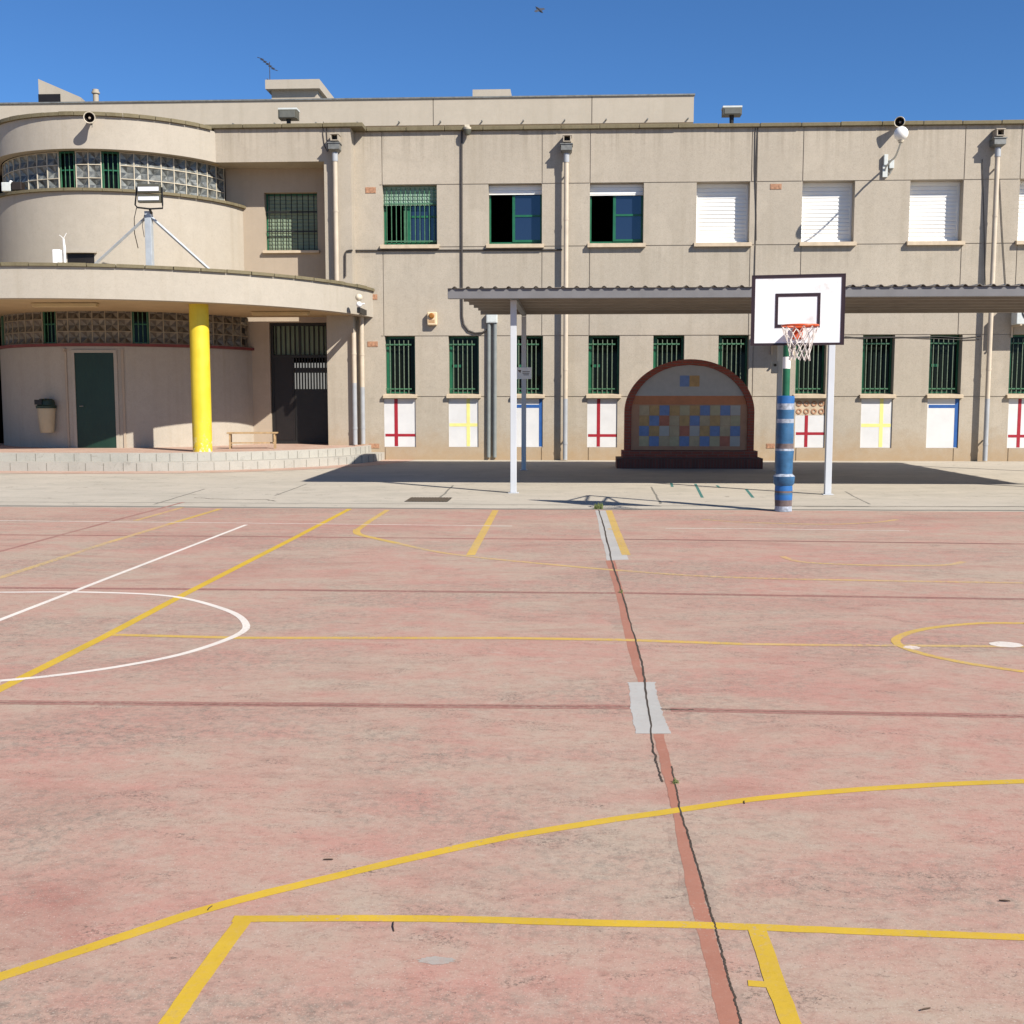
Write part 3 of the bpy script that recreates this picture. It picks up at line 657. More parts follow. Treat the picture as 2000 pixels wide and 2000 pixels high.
m=MB(); aa=ang_of(437,345,(CX,CY),RG); m.arc((CX,CY),RG-.1,RG-.04,aa,aa+R(16),6.63,ZB,4); m.build('window','black',B)
# drum roof, canopy roof
m=MB(); m.prism([(CX+3.2*math.sin(R(-180+10*k)),CY-3.2*math.cos(R(-180+10*k))) for k in range(36)],ZT-.3,ZT-.12); m.build('bay_roof','facade_top',B)
# ground floor of the bay
GC=(-11.75,30.6); GR=3.45
aE=math.acos((GC[1]-YR-.1)/GR)
m=MB(); m.arc(GC,GR-.25,GR,R(-115),aE,.39,2.87,80); m.build('bay_wall','plaster',B,smooth=True)
m=MB(); m.arc(GC,GR-.3,GR+.07,R(-115),aE+.01,2.873,2.94,80); m.build('bay_trim','redtrim',B,smooth=True)
block_band(GC,GR-.06,2.94,3.83,3,R(-112),aE-R(3),[(-20,9),(83,111),(257,292)],640,'glass_block_panel',497,('shadedblock','shadedblock2','shadedgrout'))
m=MB(); m.arc(GC,GR-.16,GR-.1,aE-R(9),aE,2.94,3.83,4); m.build('window','black',B)
# green service door set in the curved wall, flush frame
def drum_pt(px,py,C,r):
    a=ang_of(px,py,C,r); return a,Vector((C[0]+r*math.sin(a),C[1]-r*math.cos(a),0))
a,dp=drum_pt(188,780,GC,GR); a0=ang_of(149,780,GC,GR); a1=ang_of(225,780,GC,GR)
zd=PZ(188,689,dp.y)
m=MB(); m.arc(GC,GR-.02,GR+.012,a0,a1,.395,zd,8); w=m.build('service_door','darkgreen',B)
m=MB()
m.arc(GC,GR-.02,GR+.035,a0-.022,a0,.395,zd+.07,2); m.arc(GC,GR-.02,GR+.035,a1,a1+.022,.395,zd+.07,2); m.arc(GC,GR-.02,GR+.035,a0,a1,zd,zd+.07,8); m.build('door_frame','plaster',w)
m=MB(); m.arc(GC,GR-.02,GR+.03,a1+.05,a1+.066,.395,zd+.1,2); m.build('door_trim','recess',w)
m=MB(); m.arc(GC,GR-.02,GR+.03,a0-.075,a0-.06,.395,zd+.1,2); m.arc(GC,GR-.02,GR+.06,a0-.08,a0-.065,zd+.02,zd+.1,2); m.build('door_trim','recess',w)
m=MB(); q=GC[0]+(GR+.04)*math.sin(a0+.03),GC[1]-(GR+.04)*math.cos(a0+.03); m.tube([(q[0],q[1]-.02,1.42),(q[0]+.1,q[1]-.03,1.42)],.012,6); m.build('door_handle','zinc',w)
# canopy: thick curved slab
KC=(-11.87,30.37); KR=6.86; KZ0,KZ1=3.71,4.37
ka=math.acos((KC[1]-F0)/KR)
outl=[(KC[0]+KR*math.sin(-ka+2*ka*k/72),KC[1]-KR*math.cos(-ka+2*ka*k/72)) for k in range(73)]
m=MB(); m.arc(KC,KR-.28,KR,-ka,ka,KZ0,KZ1,90); m.build('canopy_fascia','plaster',B,smooth=True)
inn=[(KC[0]+(KR-.2)*math.sin(-ka+2*ka*k/72),KC[1]-(KR-.2)*math.cos(-ka+2*ka*k/72)) for k in range(73)]
m=MB(); m.prism(inn,KZ0+.012,KZ0+.3); m.build('canopy_slab','soffit',B)
m=MB(); n=34
for k in range(n):
    a0=-ka+2*ka*k/n;a1=-ka+2*ka*(k+1)/n-.0025
    m.arc(KC,KR-.32,KR+.06+random.uniform(-.008,.008),a0,a1,KZ1+.003,KZ1+.075+random.uniform(-.008,.008),4)
m.build('canopy_coping','coping',B)
# yellow column
cb=onZ(392.5,880,.395); cb.y=25.45; cb.x=PX(392,740,25.45)
m=MB(); rc=.218; m.lathe([(rc,.39),(rc,2.2),(rc*.985,KZ0+.02)],(cb.x,cb.y,0),32); m.build('column','yellowcol',B,smooth=True)
# low louvred opening at the foot of the upper bay wall
a0=ang_of(132,500,(CX,CY),3.45); a1=ang_of(184,500,(CX,CY),3.45); zq=PZ(158,495,27.2)
m=MB(); m.arc((CX,CY),3.4,3.455,a0,a1,4.2,zq,6); w=m.build('vent_opening','darkbrown',B); m=MB(); m.arc((CX,CY),3.4,3.56,a0-.02,a1+.02,zq,zq+.05,6); m.build('vent_hood','plaster',w)
# soffit light battens
for (p,q,yy) in ((66,190,598),(494,602,614)):
    Y=onZ(p,yy,KZ0-.06).y
    x0,x1=PX(p,yy,Y),PX(q,yy,Y); m=MB(); m.box(x0,x1,Y-.09,Y+.09,KZ0-.085,KZ0+.005)
    m.box(x0-.02,x1+.02,Y-.1,Y+.1,KZ0-.03,KZ0+.004,1); m.build('ceiling_light',['cream_light','soffit'],B,bevel=.01)
# --- downpipes
def downpipe(px,py0,py1,Y,base,mats=('pipe','greypipe'),gz=1.6,head=True,r=.06,of=.19):
    x=PX(px,py0,Y); z1=PZ(px,py0,Y); m=MB(); m.lathe([(r,base),(r,gz)],(x,Y-of,0),14,1); m.lathe([(r,gz),(r,z1)],(x,Y-of,0),14,0)
    z=base+.4
    while z<z1: m.lathe([(r+.008,z),(r+.008,z+.05)],(x,Y-of,0),14,0 if z>gz else 1); z+=1.9
    for z in (base+.5,(base+z1)/2,z1-.5): m.box(x-.015,x+.015,Y-of,Y+.01,z,z+.03,0 if z>gz else 1)
    o=m.build('downpipe',mats,B,smooth=True)
    if head:
        h=MB(); h.lathe([(r+.012,z1-.22),(r+.014,z1)],(x,Y-of,0),14,1)
        h.box(x-.14,x+.14,Y-of-.15,Y-.001,z1+.06,z1+.2,0)
        for s in (1,): h.face([(x-.07,Y-of-.07,z1),(x+.07,Y-of-.07,z1),(x+.14,Y-of-.15,z1+.06),(x-.14,Y-of-.15,z1+.06)],0); h.face([(x-.07,Y-of+.07,z1),(x-.07,Y-of-.07,z1),(x-.14,Y-of-.15,z1+.06),(x-.14,Y-.001,z1+.06)],0); h.face([(x+.07,Y-of-.07,z1),(x+.07,Y-of+.07,z1),(x+.14,Y-.001,z1+.06),(x+.14,Y-of-.15,z1+.06)],0)
        h.box(x-.16,x+.16,Y-of-.17,Y-.001,z1+.2,z1+.225,0); h.build('hopper',['zinc','greypipe'],o)
        s=MB(); s.box(x-.085,x+.115,Y-of-.12,Y-.001,z1+.27,z1+.29); s.box(x-.085,x-.06,Y-of-.12,Y-.001,z1+.29,z1+.42); s.box(x+.09,x+.115,Y-of-.12,Y-.001,z1+.29,z1+.42); s.box(x-.1,x+.13,Y-of-.13,Y-.001,z1+.42,z1+.445); s.box(x-.06,x+.09,Y-.1,Y-.001,z1+.29,z1+.42,1)
        s.build('water_spout',['facade','black'],o)
    return o
downpipe(1106.5,303,895,F0,.02); downpipe(1943.5,292,895,F0,.02); downpipe(656,300,530,YP,4.0,gz=3.9,of=.13)
x=PX(1943.5,292,F0)+PITCHX; d2=downpipe(1943.5,292,895,F0,.02); d2.location.x+=PITCHX
downpipe(708,612,870,F0,.42,gz=1.9,head=False,of=.16); downpipe(692,650,870,YP,.42,gz=2.0,head=False,of=.09)
# --- conduits and cables on the facade
def wallpath(pts,Y,off): return [(PX(a,b,Y),Y-off,PZ(a,b,Y)) for a,b in pts]
m=MB(); m.tube(wallpath([(902,246),(902,420),(902.5,560),(903,618),(906,634),(915,646),(928,651),(942,650),(952,644)],F0,.03),.025,8); m.build('conduit','cond',B,smooth=True)
m=MB(); m.tube(wallpath([(675,540),(675,496),(677,491),(682,489.5),(689,489.3)],YP,.03),.022,8); m.tube(wallpath([(684,489.5),(854,489),(950,488.5),(1098,488)],F0,.03),.02,8); m.build('conduit','cond',B,smooth=True)
for q in (955,967): 
    m=MB(); m.tube(wallpath([(q,632),(q-.2,760),(q-.5,893)],F0,.05),.05,10); m.build('conduit','greycond',B,smooth=True)
for pts in ([(1475,250),(1474,330),(1477,420),(1474,520),(1473,560)],[(1480,246),(1478,300),(1476,355),(1477,470)],[(1918,311),(1921,420),(1924,560)],[(1952,350),(1957,450),(1964,560)],
            [(1650,657),(1690,661),(1750,659),(1830,657),(1880,660),(1915,657)],[(1650,659),(1760,658),(1880,664),(1912,663)],
            [(632,238),(631,262),(634,285),(640,297)],[(637,240),(639,270),(641,295)]):
    m=MB(); Yq=F0 if pts[0][0]>700 else YP; m.tube(wallpath(pts,Yq,.018),.009,6); m.build('cable','cond',B)
# --- set back top storey
YQ=34.0; zq0=PZ(1000,242.5,YQ); zq1=PZ(1000,191,YQ); xq=PX(1355,215,YQ)
m=MB(); js=[PX(q,215,YQ) for q in (846,1156)]; xs=[-40]+js+[xq]
for a,b in zip(xs[:-1],xs[1:]): m.box(a+(.012 if a>-39 else 0),b-.012*(b<xq),YQ,YQ+10,zq0,zq1)
m.box(-40,xq-.02,YQ+.03,YQ+9.9,zq0+.02,zq1-.03); m.build('attic_fascia','facade_top',B)
m=MB(); m.box(-40,xq+.03,YQ-.04,YQ+10,zq1+.003,zq1+.045); m.build('attic_coping','zinc',B)
m=MB(); m.box(-40,xq-.7,YQ+1.1,YQ+9,8.2,zq0); m.build('attic_wall','facade',B)
for k in range(17):
    px=1345-80.7*k if k else 1343
    X=PX(px,235,YQ)-.0; 
    if px<40: X=PX(px,235,YQ)
    m=MB(); m.tube([(X,YQ+.05,zq0+.09),(X,YQ-.16,zq0+.07)],.022,8); m.build('roof_spout','zinc',B)
# roof housings
def housing(px0,px1,py0,py1,Y,dep,mat='facade_top'):
    return PX(px0,py0,Y),PX(px1,py0,Y),PZ(px0,py0,Y),Y,dep
Yh=37.0
x0,x1=PX(518,170,Yh),PX(624,170,Yh); z1=PZ(570,155,Yh); z2=PZ(570,173,Yh)
m=MB(); m.box(x0,x1,Yh,Yh+5,z2,z1); H=m.build('stair_housing','facade_top',B); m=MB(); m.box(x0+.15,x1-.12,Yh+.2,Yh+4.8,8.3,z2); m.build('housing_wall','facade',H)
x0,x1=PX(923,180,Yh),PX(997,180,Yh); m=MB(); m.box(x0,x1,Yh,Yh+3,8.3,PZ(960,174.5,Yh)); m.build('stair_housing','facade_top',B)
x0,x1=PX(846,187,Yh),PX(921,187,Yh); m=MB(); m.box(x0,x1,Yh+.5,Yh+3,8.3,PZ(880,186,Yh)); m.build('stair_housing','white',B)
xa,xb,xc=PX(69,170,Yh),PX(75,170,Yh),PX(157,170,Yh); za=PZ(75,154,Yh); zb=PZ(157,190,Yh)
m=MB()
for (Pp) in ([(xa,Yh+.0),(xb,Yh+.0)],): pass
pr=[(xb,8.3),(xc,8.3),(xc,zb),(xb,za)]
m.face([(x,Yh,z) for x,z in pr]); m.face([(x-.4,Yh+3,z) for x,z in pr]); 
for i in range(4):
    (p0,q0),(p1,q1)=pr[i],pr[(i+1)%4]; m.face([(p0,Yh,q0),(p1,Yh,q1),(p1-.4,Yh+3,q1),(p0-.4,Yh+3,q0)])
H=m.build('stair_housing','facade_top',B)
m=MB(); m.box(PX(75,185,Yh),PX(118,185,Yh),Yh-.02,Yh+.02,9.9,PZ(95,184,Yh)); m.build('housing_window','darkbrown',H)
x0=PX(187,184,Yh); m=MB(); zt_=PZ(187,183,Yh); m.lathe([(.09,8.3),(.09,zt_),(.13,zt_),(.13,zt_+.05),(.10,zt_+.07),(.10,zt_+.13),(.02,zt_+.14)],(x0,Yh,0),12); m.build('roof_vent','facade',B,smooth=True)
# ------------------------------------------------------------------ boundary wall behind (seen through the passage)
m=MB(); m.box(-40,40,62,62.3,0,4.6); m.box(-40,40,61.95,62.35,4.6,4.7); tag(m.build('boundary_wall','fence',origin=(0,62,0)),'pale boundary wall glimpsed through the dark entrance passage','wall')
# ------------------------------------------------------------------ shade shelter
SX0=PX(875,566,18.75); SX1=11.75; SY0,SY1=18.75,25.65; SZ0,SZ1=3.40,3.60
S=thing('shade_shelter','long grey flat roofed steel shelter on slim white posts in front of the facade','shelter',(SX0,SY0,0))
zf=lambda y: SZ0+(SZ1-SZ0)*(y-SY0)/(SY1-SY0)
m=MB(); rows=[[],[]]; x=SX0; per=.222; prof=((0,0),(.34,0),(.42,.02),(.50,.03),(.56,.03),(.64,.02),(.74,0))
while x<SX1:
    for u,h in prof:
        if x+u*per<=SX1:
            for q,y in enumerate((SY0-.1,SY1)): rows[q].append((x+u*per,y,zf(y)+h))
    x+=per
m.grid(rows); o=m.build('roof_sheet','roofsheet',S); sm=o.modifiers.new('solid','SOLIDIFY'); sm.thickness=.006; sm.offset=1
m=MB(); m.box(SX0,SX1,SY0-.06,SY0+.06,SZ0-.165,SZ0-.005); m.build('front_beam','steelgrey',S,bevel=.006)
m=MB(); m.box(SX0+.02,SX1,SY1-.16,SY1-.05,zf(SY1)-.12,zf(SY1)-.012); m.build('rear_beam','roofsheet',S)
yy=SY0+1.1
while yy<SY1-.4: 
    m=MB(); m.box(SX0+.06,SX1,yy-.03,yy+.03,zf(yy)-.085,zf(yy)-.012); m.build('purlin','roofsheet',S); yy+=1.12
PF=[onZ(1003,963).xy,onZ(1616,966).xy]; PF.append(Vector((10.45,PF[1].y)))
PB=[onZ(1023,918).xy,None]; PB[1]=Vector((PX(1522.5,740,PB[0].y),PB[0].y)); PB.append(Vector((PF[2].x,PB[0].y)))
for p in PF:
    m=MB(); m.box(p.x-.052,p.x+.052,p.y-.052,p.y+.052,0.012,zf(p.y)-.012-.16); m.box(p.x-.09,p.x+.09,p.y-.09,p.y+.09,0,.012); m.build('post','postwhite',S,bevel=.006)
for p in PB:
    m=MB(); m.box(p.x-.052,p.x+.052,p.y-.052,p.y+.052,0.012,zf(p.y)-.17); m.box(p.x-.09,p.x+.09,p.y-.09,p.y+.09,0,.012); m.build('post','postwhite',S,bevel=.006)
for p,q in zip(PF,PB):
    m=MB(); a=Vector((p.x,SY0+.06,zf(SY0)-.16)); b=Vector((q.x,SY1-.17,zf(SY1)-.16)); w=.05
    m.face([(a.x-w,a.y,a.z),(a.x+w,a.y,a.z),(b.x+w,b.y,b.z),(b.x-w,b.y,b.z)]); m.face([(a.x-w,a.y,a.z+.07),(a.x+w,a.y,a.z+.07),(b.x+w,b.y,b.z+.07),(b.x-w,b.y,b.z+.07)])
    for s in (-w,w): m.face([(a.x+s,a.y,a.z),(b.x+s,b.y,b.z),(b.x+s,b.y,b.z+.07),(a.x+s,a.y,a.z+.07)])
    m.build('cross_beam','steelgrey',S)
# small notice on the rear post
p=PB[0]; zs=PZ(1020,729,p.y); 
t=thing('notice_sign','small pale notice board fixed to the left rear post of the shelter','sign',(p.x,p.y-.06,zs-.13))
xa,xb=PX(1007.5,729,p.y-.06),PX(1038.5,729,p.y-.06)
m=MB(); m.box(xa,xb,p.y-.075,p.y-.055,zs-.13,zs+.13); m.build('plate','white',t,bevel=.004)
m=MB(); m.face([(xa+.04,p.y-.077,zs+.07),(xa+.12,p.y-.077,zs+.07),(xa+.10,p.y-.077,zs+.0)]); 
for k,(u,v) in enumerate(((.15,.31),(.15,.30),(.17,.29))): m.box(xa+u,xa+v,p.y-.078,p.y-.0755,zs+.025-k*.035,zs+.04-k*.035)
m.build('lettering','rust',t)
# control box on the other rear post
p=PB[1]; zs=PZ(1513,718,p.y); xb=PX(1513,718,p.y)
t=thing('switch_box','small grey switch box on the shelter post beside the hoop','switch box',(xb,p.y-.1,zs-.14))
m=MB(); m.box(xb-.09,xb+.06,p.y-.14,p.y-.055,zs-.13,zs+.13); m.build('housing','greypipe',t,bevel=.01)
m=MB(); m.lathe([(.03,0),(.03,.03),(.001,.03)],(xb-.02,p.y-.14,zs+.05),12,0,(0,-1,0)); m.build('knob','black',t)
# ------------------------------------------------------------------ tiled arch wall
AY=26.32; ax0,ax1=PX(1220,860,AY),PX(1472.5,860,AY); axc=(ax0+ax1)/2; ahw=(ax1-ax0)/2; azt=PZ(1346,701.5,AY); azs=PZ(1220,806,AY)
A=thing('tiled_arch_wall','brick edged arched wall with a grid of coloured tiles standing under the shelter','monument',(axc,AY,0))
def archpts(hw,ht,n=40,zb=.40): return [(axc-hw,zb)]+[(axc-hw*math.cos(math.pi*k/n),azs+(ht)*math.sin(math.pi*k/n)) for k in range(n+1)]+[(axc+hw,zb)]
def arch_ring(o,i,y0,y1,m,mi=0):
    n=len(o)
    for k in range(n-1):
        (a,b),(c,d),(e,f),(g,h)=o[k],o[k+1],i[k+1],i[k]
        m.face([(a,y0,b),(c,y0,d),(e,y0,f),(g,y0,h)],mi); m.face([(a,y1,b),(c,y1,d),(e,y1,f),(g,y1,h)],mi)
        m.face([(a,y0,b),(c,y0,d),(c,y1,d),(a,y1,b)],mi); m.face([(g,y0,h),(e,y0,f),(e,y1,f),(g,y1,h)],mi)
O=archpts(ahw,azt-azs); I=archpts(ahw-.15,azt-azs-.13)
m=MB(); arch_ring(O,I,AY,AY+.36,m); m.build('brick_border','brick',A)
yf=AY+.06; zb1=PZ(1346,773,AY); zb0=PZ(1346,790,AY)
def clip(pts,lo,hi):
    """part of the inner arch outline between two heights"""
    L=[p for p in I]; out=[]
    def xz(z): 
        if z<=azs: return ahw-.15
        s=min(1,(z-azs)/(azt-azs-.13)); return (ahw-.15)*math.sqrt(max(0,1-s*s))
    n=24; zs=[lo+(hi-lo)*k/n for k in range(n+1)]
    return [(axc-xz(z),z) for z in zs],[(axc+xz(z),z) for z in zs]
def slab(lo,hi,mat,name,y=yf):
    l,r=clip(I,lo,hi); m=MB(); m.grid([[(a,y,z),(b,y,zz)] for (a,z),(b,zz) in zip(l,r)]); m.grid([[(a,AY+.3,z),(b,AY+.3,zz)] for (a,z),(b,zz) in zip(l,r)]); return m.build(name,mat,A)
slab(zb1,azt-.13,'tilewhite','lunette'); slab(zb0,zb1,'tileorange','tile_band'); slab(.41,zb0,'tilepeach','tile_field')
def P_(px,py): q=onY(px,py,yf); return q.x,q.z
gx_0,gz_1=P_(1248.5,791.5); gx_1,gz_0=P_(1445,872)
m=MB(); cw=(gx_1-gx_0)/10; ch=(gz_1-gz_0)/4
tm={(0,2):2,(0,6):2,(0,8):2,(1,1):2,(1,2):3,(1,5):2,(2,0):2,(2,4):3,(2,7):2,(2,9):2,(3,1):2,(3,4):2,(3,6):2,(3,8):3,(0,1):4,(0,3):4,(0,5):4,(1,4):4,(1,7):4,(1,0):4,(2,1):4,(2,6):4,(1,9):1,(0,4):1,(0,7):1,(3,0):1,(3,3):1,(3,7):1,(2,2):5,(3,9):5,(0,9):5,(2,5):5}
for r in range(4):
    for c in range(10):
        x=gx_0+c*cw; z=gz_1-(r+1)*ch; m.box(x+.004,x+cw-.004,yf-.006,yf+.001,z+.004,z+ch-.004,tm.get((r,c),0))
m.build('mosaic_tiles',['tilebeige','tilegreen','tileblue','tilered','tiletan','tilewhite'],A)
m=MB(); u0,w1=P_(1328,733.5); u1,_=P_(1346.5,733.5); u2,w0=P_(1366,755)
m.box(u0,u1-.005,yf-.006,yf+.001,w0,w1,0); m.box(u1+.005,u2,yf-.006,yf+.001,w0,w1,1); m.build('emblem_tiles',['tileblue','tiletan'],A)
px0,px1=PX(1205,905,26.0),PX(1490,905,26.0)
m=MB(); m.box(px0,px1,26.0,AY+.5,0,.24,0); m.face([(px0,26.0,.241),(px1,26.0,.241),(px1,AY+.5,.241),(px0,AY+.5,.241)],1); m.build('plinth',['rowlock','stretchtop'],A)
m=MB(); m.box(ax0-.06,ax1+.07,26.18,AY+.45,.24,.40,0); m.build('plinth_step',['brick'],A)
# ------------------------------------------------------------------ basketball hoop
pb=onZ(1528,1000); HY=pb.y+.1; hx=PX(1533,850,HY)
Hp=thing('basketball_hoop','basketball hoop with white backboard on a pole wrapped in blue padding','basketball hoop',(hx,HY,0))
m=MB(); m.lathe([(.052,0),(.052,2.9),(.001,2.9)],(hx,HY,0),18); m.build('pole','green',Hp,smooth=True)
zp=lambda y: PZ(1533,y,HY)
BAND=[(1001,1,.0),(988,3,.0),(976,5,.0),(966,2,.0),(962,4,0),(958,5,0),(948,2,0),(944,1,.02),(930,1,.035),(925,3,-.005),(921,1,.0),(880,1,.003),(876,3,0),(866,5,0),(858,1,0),(826,1,.0),(818,3,0),(800,1,0),(788,3,0),(778,2,.004),(773.5,2,0)]
prof=[];mis=[]
for k,(y,mi,dr) in enumerate(BAND):
    z=max(.005,zp(y)); prof.append((.122+dr+random.uniform(-.004,.004)-.0*z,z)); mis.append({0:1,1:0,2:1,3:2,4:0,5:3}[mi])
prof.append((.06,prof[-1][1]+.005)); mis.append(1)
pm=MB(); 
pr2=[];mi2=[]
for k in range(len(prof)-1):
    (r0,z0),(r1,z1)=prof[k],prof[k+1]; n=max(1,int((z1-z0)/.05))
    for q in range(n):
        t=q/n; pr2.append((r0+(r1-r0)*t+random.uniform(-.004,.004),z0+(z1-z0)*t)); mi2.append(mis[k+1 if k+1<len(mis) else k])
pr2.append(prof[-1]); pm.lathe(pr2,(hx,HY,0),24,0,None,mi2); pm.build('pole_padding',['padblue','padblue2','tape','rust'],Hp,smooth=True)
m=MB(); m.lathe([(.0535,zp(720)),(.0535,zp(697))],(hx,HY,0),18); m.build('sticker','white',Hp,smooth=True)
BY=14.95; bc=onY(1558,605.5,BY); ang=R(-9.0); bw,bh=.578,.442
rot=Matrix.Rotation(ang,3,'Z'); tilt=R(0.0)
def bp(x,y,z): return Vector((bc.x,bc.y,bc.z))+rot@Vector((x,y,z))
def bbox(m,x0,x1,y0,y1,z0,z1,mi=0):
    Pp=[bp(x,y,z) for z in (z0,z1) for x,y in ((x0,y0),(x1,y0),(x1,y1),(x0,y1))]; i=len(m.v); m.v+=[tuple(p) for p in Pp]
    for q in ((3,2,1,0),(4,5,6,7),(0,1,5,4),(1,2,6,5),(2,3,7,6),(3,0,4,7)): m.f.append(tuple(i+k for k in q)); m.m.append(mi)
m=MB(); bbox(m,-bw,bw,0,.03,-bh,bh); bo=m.build('backboard','board',Hp)
m=MB(); t=.036
for a in ((-bw,bw,bh-.030,bh),(-bw,bw,-bh,-bh+.020),(-bw,-bw+t,-bh+.020,bh-.030),(bw-t,bw,-bh+.020,bh-.030)): bbox(m,a[0],a[1],-.006,0.0,a[2],a[3])
bbox(m,-bw-.012,-bw,-.008,.04,-bh-.01,bh+.012); bbox(m,bw,bw+.012,-.008,.04,-bh-.01,bh+.012); bbox(m,-bw,bw,-.008,.04,bh,bh+.012); bbox(m,-bw,bw,-.008,.04,-bh-.01,-bh)
iw0,iw1,iz0,iz1=-.283,.283,-.225,.215; t=.036
for a in ((iw0,iw1,iz1-.042,iz1),(iw0,iw1,iz0,iz0+.042),(iw0,iw0+t,iz0+.042,iz1-.042),(iw1-t,iw1,iz0+.042,iz1-.042)): bbox(m,a[0],a[1],-.006,0.0,a[2],a[3])
m.build('board_lines','boardline',bo)
rz=-.225; rc=bp(.02,-.39,rz); rr=.225
m=MB(); m.tube([rc+Vector((rr*math.cos(2*math.pi*k/40),rr*math.sin(2*math.pi*k/40),0)) for k in range(41)],.0125,8)
bbox(m,-.06,.07,-.19,-.0085,rz-.012,rz+.012); bbox(m,-.06,.07,-.02,-.0085,rz-.15,rz-.012)
for s in (-.045,.055): m.tube([bp(s,-.015,rz-.14),bp(s,-.18,rz-.015)],.011,6)
m.build('rim','hooporange',Hp,smooth=True)
m=MB(); n=12; lev=[(rr,0),(.195,-.085),(.165,-.175),(.14,-.265),(.125,-.345),(.13,-.42)]
def npt(l,k): r_,h=lev[l]; a=2*math.pi*(k+.5*(l%2))/n; return rc+Vector((r_*math.cos(a)+.0,r_*math.sin(a),h-.012+random.uniform(-.012,.012)))
G=[[npt(l,k) for k in range(n)] for l in range(len(lev))]
for l in range(len(lev)-1):
    for k in range(n):
        a=G[l][k]; 
        for kk in ((k,k-1) if l%2==0 else (k,(k+1)%n)): m.tube([a,G[l+1][kk]],.0052,5)
m.build('net','net',Hp)
m=MB()
for z in (-.30,.28):
    for s in (-.16,.16): m.tube([bp(s,.03,z),Vector((hx,HY,bc.z+z*.55))],.02,8)
bbox(m,-.3,.3,.03,.06,-.32,-.27); bbox(m,-.3,.3,.03,.06,.25,.30); m.build('bracket','green',Hp)
# ------------------------------------------------------------------ things on and around the building
def floodlight(px,py0,py1,Y,base,label,tiltdeg=10,rz=0):
    x=PX(px,py0,Y); zt=PZ(px,py0,Y); zb=PZ(px,py1,Y)
    t=thing('floodlight',label,'floodlight',(x,Y,base),'floodlights on the roof edge')
    m=MB(); w=.235; h=zt-zb
    m.box(x-w,x+w,Y-.1,Y+.22,zb+.03,zt-.03,0); m.box(x-w*.86,x+w*.86,Y-.112,Y-.1,zb+.05,zt-.06,1); m.build('lamp_head',['lampgrey','lampgrey2'],t,bevel=.03)
    m=MB(); m.box(x-w*1.02,x+w*1.04,Y-.08,Y+.26,zt-.028,zt+.015); m.build('lamp_hood','box',t)
    m=MB(); m.tube([(x,Y+.05,base),(x,Y+.05,zb+.04)],[.05,.06],10); m.box(x-.12,x+.12,Y-.03,Y+.13,base,base+.03); m.build('bracket','black',t)
    return t
M['lampgrey2']=simple('lamp_glass',(.12,.12,.10),.3,.15,5)
floodlight(562.5,213,235,YP+.25,ZC+.005,'dark boxy floodlight on the roof edge in front of the set back storey')
floodlight(1430,209,228,F0+.15,ZC+.005,'dark boxy floodlight on the roof edge against the open sky')
def horn(px,py,Y,d,lab,out,rm):
    c=onY(px,py,Y-d); t=thing('horn_speaker',lab,'loudspeaker',tuple(c),'horn loudspeakers on the parapets')
    ax=Vector(out).normalized(); m=MB()
    m.lathe([(rm*.85,.003),(rm*.97,.012),(rm*1.02,0),(rm*.98,-.015),(rm*.8,-.08),(rm*.5,-.2),(rm*.4,-.3),(rm*.42,-.42),(.001,-.42)],c,20,0,ax); m.build('horn','hornbeige',t,smooth=True)
    m=MB(); m.lathe([(rm*.86,.004),(rm*.86,-.02)],c,20,0,ax); m.lathe([(rm*.86,-.02),(rm*.72,-.09),(rm*.35,-.17),(.001,-.17)],c,20,0,ax); m.lathe([(rm*.22,-.17),(rm*.2,-.06),(.001,-.05)],c,14,1,ax); m.build('mouth',['horndark','recess'],t,smooth=True)
    b=c-ax*.33; m=MB(); m.tube([b,(b.x,b.y+.1,b.z-.1),(b.x,Y+.05,b.z-.16)],.02,8); m.build('bracket','zinc',t)
horn(174.5,229.5,CY-3.35-.0,.36,'beige horn loudspeaker on the parapet of the rounded bay',(.35,-1,-.08),.135)
horn(1757,238,F0,.36,'beige horn loudspeaker at the roof edge above the globe lamp',(-.5,-1,-.1),.13)
# globe lamp on a long curved arm
g=onY(1760,261,27.8); w0=onY(1728,326,F0); w0.y=F0
t=thing('globe_lamp','white globe lamp on a long curved arm under the roof edge','wall lamp',(w0.x,F0,w0.z))
m=MB(); pts=[(w0.x,F0-.03,w0.z-.12),(w0.x,F0-.12,w0.z-.02),(w0.x+.02,F0-.5,w0.z+.06)]+[tuple(Vector((w0.x+.02,F0-.5,w0.z+.06)).lerp(Vector((g.x,g.y,g.z-.2)),k/8)+Vector((0,0,-.10*math.sin(math.pi*k/8)))) for k in range(1,9)]
m.tube(pts,.024,8); m.box(w0.x-.06,w0.x+.06,F0-.06,F0-.001,w0.z-.26,w0.z+.04); m.build('arm','box',t,smooth=True)
m=MB(); m.lathe([(.165*math.sin(math.pi*k/14),-.165*math.cos(math.pi*k/14)) for k in range(15)],g,20); m.build('globe','globe',t,smooth=True)
m=MB(); m.lathe([(.05,-.21),(.075,-.16),(.07,-.13)],g,14); m.build('collar','hornbeige',t,smooth=True)
x,z=PX(1737,322,F0),PZ(1737,322,F0)
t=thing('junction_box','small white junction box with dangling wires below the globe lamp arm','junction box',(x,F0,z))
m=MB(); m.box(x-.02,x+.1,F0-.08,F0-.002,z-.1,z+.12); m.box(x-.16,x-.06,F0-.1,F0-.002,z-.02,z+.24); m.build('housing','box',t,bevel=.01)
